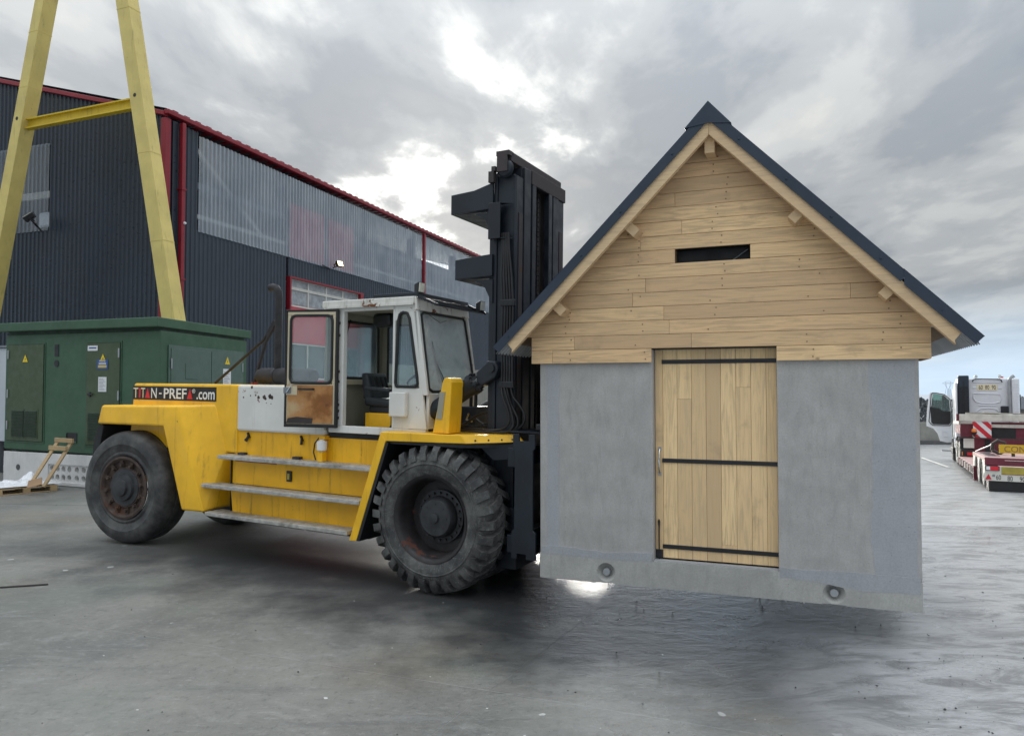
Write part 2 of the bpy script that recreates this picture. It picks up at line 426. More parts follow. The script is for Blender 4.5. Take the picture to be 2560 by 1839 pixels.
def special_mats():
    # tyre rubber: dusty, scratched
    for nm, dust in (('tyre', .75), ('tyre_slick', .55)):
        m, nt, b, out = new_mat(nm)
        v = coords(nt)
        a = noise_n(nt, v, 3.5, 7, .65)
        w = N(nt, 'ShaderNodeTexVoronoi', i_Scale=9.0, feature='DISTANCE_TO_EDGE')
        dv = noise_n(nt, v, 6, 3)
        nt.links.new(coords(nt, (1, 1, 1)), w.inputs['Vector'])
        sc1 = noise_n(nt, coords(nt, (14, 3, 2.5)), 5, 5, .75, 1.2)
        sc2 = noise_n(nt, coords(nt, (2.5, 3, 14)), 5, 5, .75, 1.2)
        col = mixc(nt, maprange(nt, a, .35, .72, 0, dust), (.028, .029, .031), (.17, .17, .16))
        s1 = maprange(nt, sc1, .60, .63, 0, .5); s2 = maprange(nt, sc2, .60, .63, 0, .5)
        if nm == 'tyre':
            col = mixc(nt, math_n(nt, 'MAXIMUM', s1, s2), col, (.26, .26, .25))
        else:
            col = mixc(nt, math_n(nt, 'MULTIPLY', math_n(nt, 'MAXIMUM', s1, s2), .35), col, (.14, .14, .14))
        nt.links.new(col, b.inputs['Base Color']); b.inputs['Roughness'].default_value = .62
        bump(nt, b, math_n(nt, 'ADD', a, sc1), .25, .008)
    # rusty door panel
    m, nt, b, out = new_mat('rust_panel')
    v = coords(nt)
    a = noise_n(nt, v, 3.0, 8, .65); c = noise_n(nt, v, 1.3, 4, .5)
    col = ramp(nt, math_n(nt, 'ADD', math_n(nt, 'MULTIPLY', a, .55), math_n(nt, 'MULTIPLY', c, .5)), [(.34, (.06, .03, .018)), (.44, (.26, .10, .025)), (.54, (.45, .22, .075)), (.66, (.52, .37, .20))])
    nt.links.new(col, b.inputs['Base Color']); b.inputs['Roughness'].default_value = .75
    bump(nt, b, a, .3, .003)
    # translucent corrugated sheet: milky, lets some of the hall show through
    m = bpy.data.materials.new('polycarb'); m.use_nodes = True; nt = m.node_tree; nt.nodes.clear(); M['polycarb'] = m
    out = N(nt, 'ShaderNodeOutputMaterial')
    pr = N(nt, 'ShaderNodeBsdfPrincipled'); 
    nz = noise_n(nt, coords(nt, (.8, .8, .35)), 1.4, 6, .6)
    nt.links.new(mixc(nt, maprange(nt, nz, .3, .7), (.44, .50, .57), (.62, .67, .73)), pr.inputs['Base Color'])
    pr.inputs['Roughness'].default_value = .16; pr.inputs['Specular IOR Level'].default_value = .8
    tr = N(nt, 'ShaderNodeBsdfTransparent'); tr.inputs[0].default_value = (.80, .84, .88, 1)
    mx = N(nt, 'ShaderNodeMixShader'); mx.inputs[0].default_value = .50
    nt.links.new(tr.outputs[0], mx.inputs[1]); nt.links.new(pr.outputs[0], mx.inputs[2]); nt.links.new(mx.outputs[0], out.inputs[0])
    m2 = m.copy(); m2.name = 'polycarb_dark'; M['polycarb_dark'] = m2
    [n_ for n_ in m2.node_tree.nodes if n_.type == 'MIX_SHADER'][0].inputs[0].default_value = .28
    # lit floodlight lens and work-lamp lens
    for nm, c, s in (('lamp_lit', (1, .74, .34), 2.2),):
        m, nt, b, out = new_mat(nm)
        b.inputs['Base Color'].default_value = (.8, .75, .6, 1); b.inputs['Emission Color'].default_value = (*c, 1); b.inputs['Emission Strength'].default_value = s
    paint('lens', (.80, .80, .66), .15, var=.15, scale=20)
    # film: crumpled plastic
    m, nt, b, out = new_mat('film'); b.inputs['Base Color'].default_value = (.74, .75, .78, 1); b.inputs['Roughness'].default_value = .3
    b.inputs['Subsurface Weight'].default_value = 0
    # leaves of the far wood
    m, nt, b, out = new_mat('foliage'); 
    nt.links.new(mixc(nt, noise_n(nt, coords(nt), .5, 4), (.060, .072, .082), (.095, .105, .112)), b.inputs['Base Color']); b.inputs['Roughness'].default_value = .9
special_mats()

def ground_mat():
    m, nt, b, out = new_mat('yard_concrete')
    tc = N(nt, 'ShaderNodeTexCoord')
    P = tc.outputs['Object']
    sep = N(nt, 'ShaderNodeSeparateXYZ'); nt.links.new(P, sep.inputs[0]); X, Y, Z = sep.outputs
    def cn(scale, sx=1, sy=1, rot=0, det=6, ro=.6, dist=0, loc=(0, 0, 0)):
        mp = N(nt, 'ShaderNodeMapping'); mp.inputs['Rotation'].default_value = (0, 0, rot); mp.inputs['Scale'].default_value = (sx, sy, 1); mp.inputs['Location'].default_value = loc
        nt.links.new(P, mp.inputs[0]); return noise_n(nt, mp.outputs[0], scale, det, ro, dist)
    big = cn(.22, dist=.4); mid = cn(.9, loc=(4, 2, 0), det=7); fine = cn(11, det=8, ro=.78); grit = cn(60, det=4, ro=.7)
    swirl = cn(1.5, 1.0, 1.7, R(12), 9, .72, 1.4, (1, 5, 0)); tracks = cn(.7, .45, 4.5, R(24), 7, .66, .5, (7, 1, 0)); tr2 = cn(.8, .5, 5.0, R(-14), 7, .66, .5, (2, 9, 0))
    col = mixc(nt, maprange(nt, big, .35, .65), (.150, .153, .140), (.270, .264, .240))
    col = mixc(nt, maprange(nt, mid, .44, .70, 0, .45), col, (.105, .109, .11))
    col = mixc(nt, maprange(nt, swirl, .52, .70, 0, .42), col, (.34, .34, .325))
    col = mixc(nt, maprange(nt, tracks, .55, .68, 0, .38), col, (.10, .103, .108))
    col = mixc(nt, maprange(nt, tr2, .58, .70, 0, .35), col, (.30, .30, .295))
    col = mixc(nt, maprange(nt, fine, .52, .66, 0, .55), col, (.085, .086, .088))
    col = mixc(nt, maprange(nt, fine, .46, .34, 0, .40), col, (.34, .34, .33))
    col = mixc(nt, maprange(nt, grit, .60, .72, 0, .5), col, (.05, .05, .052))
    warm = cn(.35, loc=(11, 3, 0)); col = mixc(nt, maprange(nt, warm, .52, .70, 0, .45), col, (.23, .19, .13))
    grn = cn(.45, loc=(21, 13, 0)); col = mixc(nt, maprange(nt, grn, .50, .70, 0, .45), col, (.15, .18, .155))
    # pale chips of mortar trodden flat
    vo = N(nt, 'ShaderNodeTexVoronoi', i_Scale=1.15, i_Randomness=1.0)
    wv = N(nt, 'ShaderNodeVectorMath', operation='ADD'); nt.links.new(P, wv.inputs[0])
    dn = N(nt, 'ShaderNodeTexNoise', i_Scale=9.0, i_Detail=3.0); nt.links.new(P, dn.inputs['Vector'])
    ds = N(nt, 'ShaderNodeVectorMath', operation='SCALE', i_Scale=.10); nt.links.new(dn.outputs['Color'], ds.inputs[0]); nt.links.new(ds.outputs[0], wv.inputs[1])
    nt.links.new(wv.outputs[0], vo.inputs['Vector'])
    rr = N(nt, 'ShaderNodeSeparateColor'); nt.links.new(vo.outputs['Color'], rr.inputs[0])
    thr = math_n(nt, 'MULTIPLY', math_n(nt, 'POWER', rr.outputs[0], 4.0), .075)
    chip = math_n(nt, 'LESS_THAN', vo.outputs['Distance'], thr)
    vo2 = N(nt, 'ShaderNodeTexVoronoi', i_Scale=3.4, i_Randomness=1.0); nt.links.new(wv.outputs[0], vo2.inputs['Vector'])
    rr2 = N(nt, 'ShaderNodeSeparateColor'); nt.links.new(vo2.outputs['Color'], rr2.inputs[0])
    chip2 = math_n(nt, 'LESS_THAN', vo2.outputs['Distance'], math_n(nt, 'MULTIPLY', math_n(nt, 'POWER', rr2.outputs[1], 7.0), .14))
    chip = math_n(nt, 'MAXIMUM', chip, chip2)
    tw = cn(9, 1.0, 3.2, R(22), 7, .74, 1.2, (5, 5, 0)); tw2 = cn(7, 3.0, 1.0, R(-30), 7, .74, 1.4, (1, 8, 0))
    col = mixc(nt, maprange(nt, tw, .55, .68, 0, .38), col, (.40, .40, .385))
    col = mixc(nt, maprange(nt, tw2, .56, .68, 0, .34), col, (.075, .077, .08))
    col = mixc(nt, math_n(nt, 'MULTIPLY', chip, .8), col, (.66, .66, .64))
    # joints between the cast bays and a saw cut
    def line(px, py, ang, wdt):
        nx, ny = -math.sin(ang), math.cos(ang)
        d = math_n(nt, 'ADD', math_n(nt, 'MULTIPLY', X, nx), math_n(nt, 'MULTIPLY', Y, ny))
        d = math_n(nt, 'SUBTRACT', d, px * nx + py * ny)
        d = math_n(nt, 'MULTIPLY_ADD', mid, .02, d)
        return maprange(nt, math_n(nt, 'ABSOLUTE', math_n(nt, 'SUBTRACT', d, .01)), wdt * .4, wdt, 1, 0), d
    l1, d1 = line(8.1, 12.63, R(-6.6), .03)
    l2, _ = line(-.9, 5.9, R(-20.5), .007)
    l3, _ = line(-.35, 5.3, R(62), .006)
    lj = math_n(nt, 'MAXIMUM', math_n(nt, 'MAXIMUM', l1, l2), l3)
    col = mixc(nt, math_n(nt, 'MULTIPLY', l1, .8), col, (.06, .06, .065))
    col = mixc(nt, math_n(nt, 'MULTIPLY', math_n(nt, 'MAXIMUM', l2, l3), .30), col, (.36, .36, .35))
    damp_shade = maprange(nt, math_n(nt, 'MULTIPLY_ADD', mid, 2.4, math_n(nt, 'MULTIPLY_ADD', Y, .55, math_n(nt, 'MULTIPLY', X, .35))), 4.1, 5.3, 0, .95)
    damp_shade = math_n(nt, 'MULTIPLY', damp_shade, maprange(nt, math_n(nt, 'MULTIPLY_ADD', mid, 1.5, Y), 10.4, 13.0, 1.0, .15))
    col = mixc(nt, damp_shade, col, (.030, .032, .034))  # damp tone, with the shade under hut and forklift painted in
    slurry_glare = maprange(nt, math_n(nt, 'MULTIPLY_ADD', mid, 1.6, math_n(nt, 'MULTIPLY_ADD', Y, -.38, X)), .5, 2.0, 0, .80)
    rutc = cn(1.9, .7, 1.9, R(16), 9, .72, .9, (3, 3, 0))
    slurry_glare = math_n(nt, 'MULTIPLY', slurry_glare, maprange(nt, rutc, .36, .58, .35, 1.0))
    col = mixc(nt, slurry_glare, col, (.55, .555, .565))  # pale slurry, with sky glare off the wet yard painted in
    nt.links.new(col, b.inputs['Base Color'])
    # wetness: the open yard to the right is soaked and rutted, the left side is drier
    wetx = maprange(nt, math_n(nt, 'MULTIPLY_ADD', mid, 2.2, math_n(nt, 'MULTIPLY_ADD', Y, -.10, X)), -1.3, 1.3, 0, 1)
    farb = maprange(nt, d1, -.02, .05, 1, 0)
    pud = cn(.35, loc=(2, 1, 0), det=5, dist=.6)
    wet = math_n(nt, 'MULTIPLY', wetx, math_n(nt, 'MULTIPLY_ADD', farb, .55, .45))
    rough = math_n(nt, 'MULTIPLY_ADD', wet, -.26, math_n(nt, 'MULTIPLY_ADD', mid, .30, .40), True)
    rough = math_n(nt, 'MAXIMUM', rough, .13)
    nt.links.new(rough, b.inputs['Roughness'])
    b.inputs['IOR'].default_value = 1.45
    rut = cn(3.4, .9, 1.7, R(14), 9, .72, .8, (3, 3, 0)); rip = cn(16, 1, 1.5, R(5), 5, .65, .5)
    h = math_n(nt, 'ADD', math_n(nt, 'MULTIPLY', fine, .30), math_n(nt, 'MULTIPLY', grit, .10))
    h = math_n(nt, 'ADD', h, math_n(nt, 'MULTIPLY', rut, math_n(nt, 'MULTIPLY_ADD', wet, .95, .25)))
    h = math_n(nt, 'ADD', h, math_n(nt, 'MULTIPLY', rip, math_n(nt, 'MULTIPLY', wet, .40)))
    h = math_n(nt, 'SUBTRACT', h, math_n(nt, 'MULTIPLY', lj, .5))
    bump(nt, b, h, .60, .03)
    nt.links.new(math_n(nt, 'MULTIPLY_ADD', wet, .85, .10), b.inputs['Coat Weight']); b.inputs['Coat Roughness'].default_value = .06; b.inputs['Coat IOR'].default_value = 1.36
    nt.links.new(b.inputs['Normal'].links[0].from_socket, b.inputs['Coat Normal'])
ground_mat()

# ================================================================== the setting
def smooth01(a, b, x):
    t = max(0.0, min(1.0, (x - a) / (b - a))); return t * t * (3 - 2 * t)
def ground_z(x, y):
    """flat yard; to the right it falls away gently towards the lorry"""
    return -.04 * max(0.0, y - 11.5) * smooth01(-2.0, 4.0, x) if y < 60 else -.04 * 48.5 * smooth01(-2.0, 4.0, x)
def make_ground():
    xs = [-400, -200, -100, -60, -40] + [-30 + i * 1.0 for i in range(81)] + [60, 80, 120, 200, 400]
    ys = [-40, -20, -10] + [-5 + .5 * i for i in range(110)] + [52, 55, 58, 60, 80, 120, 200, 400, 900]
    mb = MB(); nx = len(xs)
    for y in ys:
        for x in xs: mb.v.append((x, y, ground_z(x, y)))
    for j in range(len(ys) - 1):
        for i in range(nx - 1): mb.f.append((j * nx + i, j * nx + i + 1, (j + 1) * nx + i + 1, (j + 1) * nx + i))
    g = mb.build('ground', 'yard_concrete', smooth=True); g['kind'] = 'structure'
make_ground()

# ------------------------------------------------------------------ production hall
# hall frame: x along the long wall (away from the camera), y outwards from the gable line, z up
HA = R(19.65)
HALL_O = Vector((-11.338, 23.0, 0))
hallU = Vector((math.sin(HA), math.cos(HA), 0)); hallV = Vector((-math.cos(HA), math.sin(HA), 0))
hall_m = Matrix(((hallU.x, hallV.x, 0, HALL_O.x), (hallU.y, hallV.y, 0, HALL_O.y), (0, 0, 1, 0), (0, 0, 0, 1)))
def make_hall():
    root = empty('production_hall', (0, 0, 0), mat4=hall_m, label='large dark corrugated metal hall with red edge trims and translucent upper sheets', cat='building')
    L = 46.0; PITCH = .2; AMP = .036
    def sheet(name, mat, along, t0, t1, z0, z1, off=0.0, amp=AMP):
        """corrugated sheet; along 'u' = long wall (faces -v), 'v' = gable wall (faces -u)"""
        prof = []
        n = int(round((t1 - t0) / PITCH))
        for i in range(n):
            a = t0 + i * PITCH
            prof += [(a, 0), (a + .085, 0), (a + .115, amp), (a + .17, amp)]
        prof.append((t0 + n * PITCH, 0))
        mb = MB(); m = len(prof)
        zt = z1 if callable(z1) else (lambda t: z1)
        for t, d in prof:
            for z in (z0, zt(t)):
                mb.v.append((t, -off - d, z) if along == 'u' else (-off - d, t, z))
        for i in range(m - 1): mb.f.append((2 * i, 2 * i + 2, 2 * i + 3, 2 * i + 1))
        return mb.build(name, mat, root)
    eave = 11.25
    # long wall: dark sheets 1 m wide below the daylight band, darker strip beside the corner
    def tile(name, mat, along, t0, t1, z0, z1, off=0.0, first=[None]):
        n = int(round(t1 - t0)); proto = None
        for k in range(n):
            if proto is None:
                proto = sheet(name, mat, along, 0, 1.0, z0, z1, off)
                o = proto
            else:
                o = proto.copy(); COL.objects.link(o)
            o.location = (t0 + k, -.007 * (k % 2) - .002 * ((k * 7) % 3), 0) if along == 'u' else (0, t0 + k, 0)
    tile('cladding_sheet', 'clad', 'u', 12.2, 46.2, 3.72, 7.87)
    tile('cladding_sheet', 'clad', 'u', .2, 6.2, 0.6, 7.87)
    tile('cladding_sheet', 'clad', 'u', 6.4, 12.4, 6.95, 7.87, .002)
    tile('cladding_sheet', 'clad', 'u', .2, 1.2, 7.87, eave)
    sheet('cladding_sheet', 'clad', 'u', 1.2, 1.4, 7.87, eave)
    # translucent sheets
    for a, b in ((1.4, 2.8), (2.8, 5.4), (5.4, 6.6), (6.6, 9.2), (9.2, 12.0), (12.0, 15.0), (15.0, 18.2)):
        sheet('translucent_sheet', 'polycarb', 'u', a, b, 7.80, 11.12, .05 + .004 * (int(a * 10) % 3), .055)
    k = 18.6
    while k < 45:
        sheet('translucent_sheet', 'polycarb', 'u', k, k + 3.0, 7.80, 11.12, .05 + .004 * (int(k) % 2), .055); k += 3.0
    # what shows through: steel rails and red stores inside
    mb = MB(); mb.box(1.4, 46, .25, .40, 9.40, 9.62); mb.build('wall_rail', 'galv_dark', root)
    mb = MB(); mb.box(1.4, 46, .25, .40, 8.35, 8.50); mb.build('wall_rail', 'white_steel', root)
    mb = MB(); mb.bar((1.6, .5, 11.0), (5.6, .5, 8.3), .12, .16); mb.build('wind_brace', 'white_steel', root)
    for t in (1.3, 6.45, 12.0, 18.3, 24, 30, 36, 42):
        mb = MB(); mb.box(t - .12, t + .12, .45, .85, 0, 11.0); mb.build('column', 'galv_dark', root)
    for a, b, z0, z1 in ((6.55, 8.98, 7.7, 10.1), (9.3, 11.35, 7.6, 10.05)):
        mb = MB(); mb.box(a, b, .06, .12, z0, z1); mb.build('inner_door_panel', 'red_panel', root)
    # dark interior
    mb = MB(); mb.box(.6, 45.8, 3.0, 3.2, .3, 11.0); o = mb.build('inner_partition', 'clad', root)
    # roof trims
    mb = MB(); mb.box(-.12, 46.2, -.22, -.02, eave + .10, eave + .25); mb.build('eave_gutter', 'red_trim', root, bevel=.02)
    mb = MB()
    for i in range(92): mb.box(.1 + i * .5, .32 + i * .5, -.20, .6, eave + .255, eave + .285)
    mb.build('roof_edge_ribs', 'red_trim', root)
    # gable: rises from the corner
    gz = lambda t: eave + .05 + t * .287 if t < 14 else eave + .05 + (28 - t) * .287
    pan_r, pan_l = 4.95, 11.0
    def gsheet(t0, t1, z0, z1): sheet('gable_sheet', 'clad_dark', 'v', t0, t1, z0, z1)
    k = 0.2
    while k < 28:
        k1 = min(k + 1.0, 28)
        if k + .5 < pan_r or k + .5 > pan_l: gsheet(k, k1, .3, gz)
        else: gsheet(k, k1, .3, 7.96); gsheet(k, k1, 10.98, gz)
        k = k1
    for a, b in ((5.2, 7.2), (7.2, 9.2), (9.2, 11.2)):
        sheet('translucent_sheet', 'polycarb_dark', 'v', a, b, 7.94, 11.02, .05)
    mb = MB(); mb.box(.5, .6, 5.2, 11.2, 9.3, 9.55); mb.build('wall_rail', 'timber_grey', root)
    mb = MB(); mb.box(.9, 1.6, 5.6, 7.0, 8.35, 8.95); mb.build('stacked_sacks', 'white_pvc', root, bevel=.1)
    mb = MB(); mb.box(.9, 1.6, 5.4, 6.2, 9.62, 9.95); mb.build('stacked_sacks', 'white_pvc', root, bevel=.08)
    mb = MB(); mb.hexa([(-.16, -.05, gz(0)), (.05, -.05, gz(0)), (.05, 14, gz(14)), (-.16, 14, gz(14)), (-.16, -.05, gz(0) + .15), (.05, -.05, gz(0) + .15), (.05, 14, gz(14) + .15), (-.16, 14, gz(14) + .15)])
    mb.build('verge_trim', 'red_trim', root, bevel=.02)
    mb = MB(); mb.hexa([(-.16, 14, gz(14)), (.05, 14, gz(14)), (.05, 28, gz(28)), (-.16, 28, gz(28)), (-.16, 14, gz(14) + .28), (.05, 14, gz(14) + .28), (.05, 28, gz(28) + .28), (-.16, 28, gz(28) + .28)])
    mb.build('verge_trim', 'red_trim', root, bevel=.02)
    mb = MB(); mb.box(-.10, .13, -.10, .12, 0.0, eave); mb.build('corner_trim', 'red_trim', root, bevel=.015)
    mb = MB(); mb.box(.24, .44, -.03, -.06, 0.0, eave); mb.build('corner_infill', 'clad_dark', root)
    def pipe(t):
        mb = MB(); mb.box(t - .075, t + .075, -.24, -.08, .2, eave); p = mb.build('downpipe', 'red_trim', root, bevel=.02)
        mb = MB()
        for z in (3.0, 6.0, 9.0): mb.box(t - .1, t + .1, -.26, -.03, z, z + .06)
        mb.build('pipe_bracket', 'red_trim', p)
    pipe(.56); pipe(18.35)
    # roof slopes and back
    mb = MB(); mb.hexa([(-.1, -.1, eave + .28), (46, -.1, eave + .28), (46, 14, gz(14) + .2), (-.1, 14, gz(14) + .2), (-.1, -.1, eave + .29), (46, -.1, eave + .29), (46, 14, gz(14) + .22), (-.1, 14, gz(14) + .22)]); mb.build('roof_slope', 'clad', root)
    mb = MB(); mb.hexa([(-.1, 14, gz(14) + .2), (46, 14, gz(14) + .2), (46, 28, eave + .28), (-.1, 28, eave + .28), (-.1, 14, gz(14) + .22), (46, 14, gz(14) + .22), (46, 28, eave + .29), (-.1, 28, eave + .29)]); mb.build('roof_slope', 'clad', root)
    mb = MB(); mb.box(46, 46.1, 0, 28, 0, eave); mb.box(0, 46, 27.9, 28, 0, eave); mb.build('rear_wall', 'clad', root)
    # plinth wall under the sheets
    mb = MB(); mb.box(12.3, 46.0, -.02, .18, 0, 3.72); mb.build('plinth_wall', 'conc_old', root)
    mb = MB(); mb.box(.1, 6.3, -.02, .18, 0, .6); mb.build('plinth_wall', 'conc_old', root)
    # sectional gate: red frame, glazed rows, red row, dark glazed row
    g0, g1, gt = 6.45, 12.05, 6.95
    mb = MB(); mb.box(g0 - .08, g0 + .02, -.12, .1, 0, gt + .08); mb.box(g1 - .30, g1 - .02, -.12, .1, 0, gt + .08); mb.box(g0 + .02, g1 - .30, -.12, .1, gt, gt + .08)
    mb.build('gate_frame', 'red_trim', root, bevel=.01)
    gate = MB().box(g0 + .02, g1 - .3, .12, .16, 0, 4.30).build('sectional_gate', 'clad_dark', root)
    rows = [(6.62, 6.93, 'glass_white'), (5.92, 6.58, 'glass_white'), (2.9, 4.25, 'glass_green')]
    mb = MB(); mb.box(g0 + .02, g1 - .3, .05, .11, 4.32, 5.90); mb.build('gate_panel', 'red_panel', gate)
    mb = MB(); mb.box(g0 + .02, g1 - .3, .05, .11, 0.0, 2.86); mb.build('gate_panel', 'red_panel', gate)
    nmul = 4; wv = (g1 - .3 - g0 - .02) / nmul
    for z0, z1, mt in rows:
        for i in range(nmul):
            a = g0 + .02 + i * wv
            MB().box(a + .05, a + wv - .02, .07, .085, z0, z1).build('pane', mt, gate)
        mb = MB()
        for i in range(nmul + 1):
            a = g0 + .02 + i * wv; mb.box(a - .02, a + .05, .03, .10, z0 - .03, z1 + .03)
        mb.box(g0 + .02, g1 - .3, .028, .102, z0 - .10, z0 - .03); mb.box(g0 + .02, g1 - .3, .028, .102, z1 + .0, z1 + .05)
        mb.build('glazing_bars', 'white_steel', gate)
    mb = MB(); mb.box(g0, g1 - .3, .30, .32, 5.8, 6.9); mb.build('inner_curtain', 'plastic_white', gate)
    mb = MB(); mb.lathe([(.03, -.12), (.05, -.18), (.05, -.26), (.03, -.30)], (.60, 0, 7.9), 'y', 10, True); mb.build('wall_sensor', 'white_pvc', root)
make_hall()

def hall_pt(u, v, z): return hall_m @ Vector((u, v, z))

def floodlight(u, v, z, label, lit, facing, sc_=1.0):
    """LED/halogen flood on an arm; facing = yaw of the lens direction in world"""
    p = hall_pt(u, v, z)
    o = empty('floodlight', p, (0, 0, facing), label, 'floodlight', 'floodlights on the hall walls')
    s = sc_
    MB().box(-.17 * s, .17 * s, -.06 * s, .06 * s, -.13 * s, .13 * s).build('housing', 'black_metal', o, bevel=.02)
    MB().box(-.15 * s, .15 * s, -.072 * s, -.061 * s, -.11 * s, .11 * s).build('lens', 'lamp_lit' if lit else 'lens', o)
    MB().tube([(-.19 * s, .0, 0), (-.19 * s, .16 * s, 0), (0, .30 * s, -.02), (0, .45 * s, -.02)], .022 * s, 6).tube([(.19 * s, .0, 0), (.19 * s, .16 * s, 0), (0, .30 * s, -.02)], .022 * s, 6).build('bracket', 'black_metal', o)
    mb = MB()
    for i in range(6): mb.box((-.15 + i * .056) * s, (-.13 + i * .056) * s, .061 * s, .09 * s, -.12 * s, .12 * s)
    mb.build('cooling_fins', 'black_metal', o)
    return o
fl = floodlight(9.15, -.62, 7.95, 'lit floodlight glowing below the translucent sheets of the hall', True, R(52), .95)
fl.rotation_euler = (R(-18), 0, R(60))
fb = floodlight(-.62, 5.35, 8.3, 'unlit square floodlight beside the left gable daylight sheet', False, R(-30), 1.35)
fb.rotation_euler = (R(-50), R(15), R(-60))
# arm of the lit lamp back to the wall
MB().tube([(0, .56, 0), (-.75, .30, -.05)], .03, 6).build('arm', 'black_metal', fl)

# ------------------------------------------------------------------ yellow gantry A-frame
gan_m = frame_mat(Vector((-11.22, 20.5, 0)), 20.9)
def make_gantry():
    root = empty('gantry_frame', (0, 0, 0), mat4=gan_m, label='tall pale yellow steel A-frame leg of a gantry crane behind the green kiosk', cat='gantry')
    def leg(xt, zt, xb, zb, w, d):
        k = (xt - xb) / (zt - zb)
        x_at = lambda z: xb + (z - zb) * k
        z0, z1 = .5, 16.0
        mb = MB(); a, b_ = x_at(z0), x_at(z1)
        mb.hexa([(a - w / 2, 0, z0), (a + w / 2, 0, z0), (a + w / 2, d, z0), (a - w / 2, d, z0), (b_ - w / 2, 0, z1), (b_ + w / 2, 0, z1), (b_ + w / 2, d, z1), (b_ - w / 2, d, z1)])
        o = mb.build('leg', 'yellow_pale', root, bevel=.012)
        mb = MB()
        for z in (6.6, 11.9 if xt < -2 else 9.2, 13.6):
            c = x_at(z); mb.box(c - w / 2 - .006, c + w / 2 + .006, -.006, d + .006, z, z + .018)
        mb.build('weld_seam', 'yellow_pale', o)
        zc = 10.93; c = x_at(zc) - .03
        MB().lathe([(.06, -.004), (.06, -.002)], (c, 0, zc), 'y', 12, True).build('bolt_hole', 'ink', o)
        c = x_at(.5)
        mb = MB(); mb.box(c - .5, c + .5, -.05, .55, .12, .5); mb.build('bogie', 'yellow_beam', o, bevel=.02)
        for dx in (-.3, .3): MB().lathe([(.0, .1), (.2, .1), (.2, .4), (.0, .4)], (c + dx, 0, .2), 'y', 16).build('rail_wheel', 'black_metal', o)
        return o
    leg(-.33, 13.86, 1.65, 4.39, .49, .40)
    leg(-3.85, 14.56, -5.42, 8.0, .42, .45)
    # I-beam between the legs, slightly inside the front faces
    mb = MB(); mb.box(-4.60, .22, .12, .30, 10.90, 10.94); mb.box(-4.60, .22, .12, .30, 10.62, 10.66); mb.box(-4.60, .22, .22, .24, 10.66, 10.90)
    mb.build('cross_beam', 'yellow_beam', root)
    mb = MB(); mb.box(-4.66, .35, -.05, .55, 15.9, 16.8); mb.build('head_girder', 'yellow_pale', root)
make_gantry()

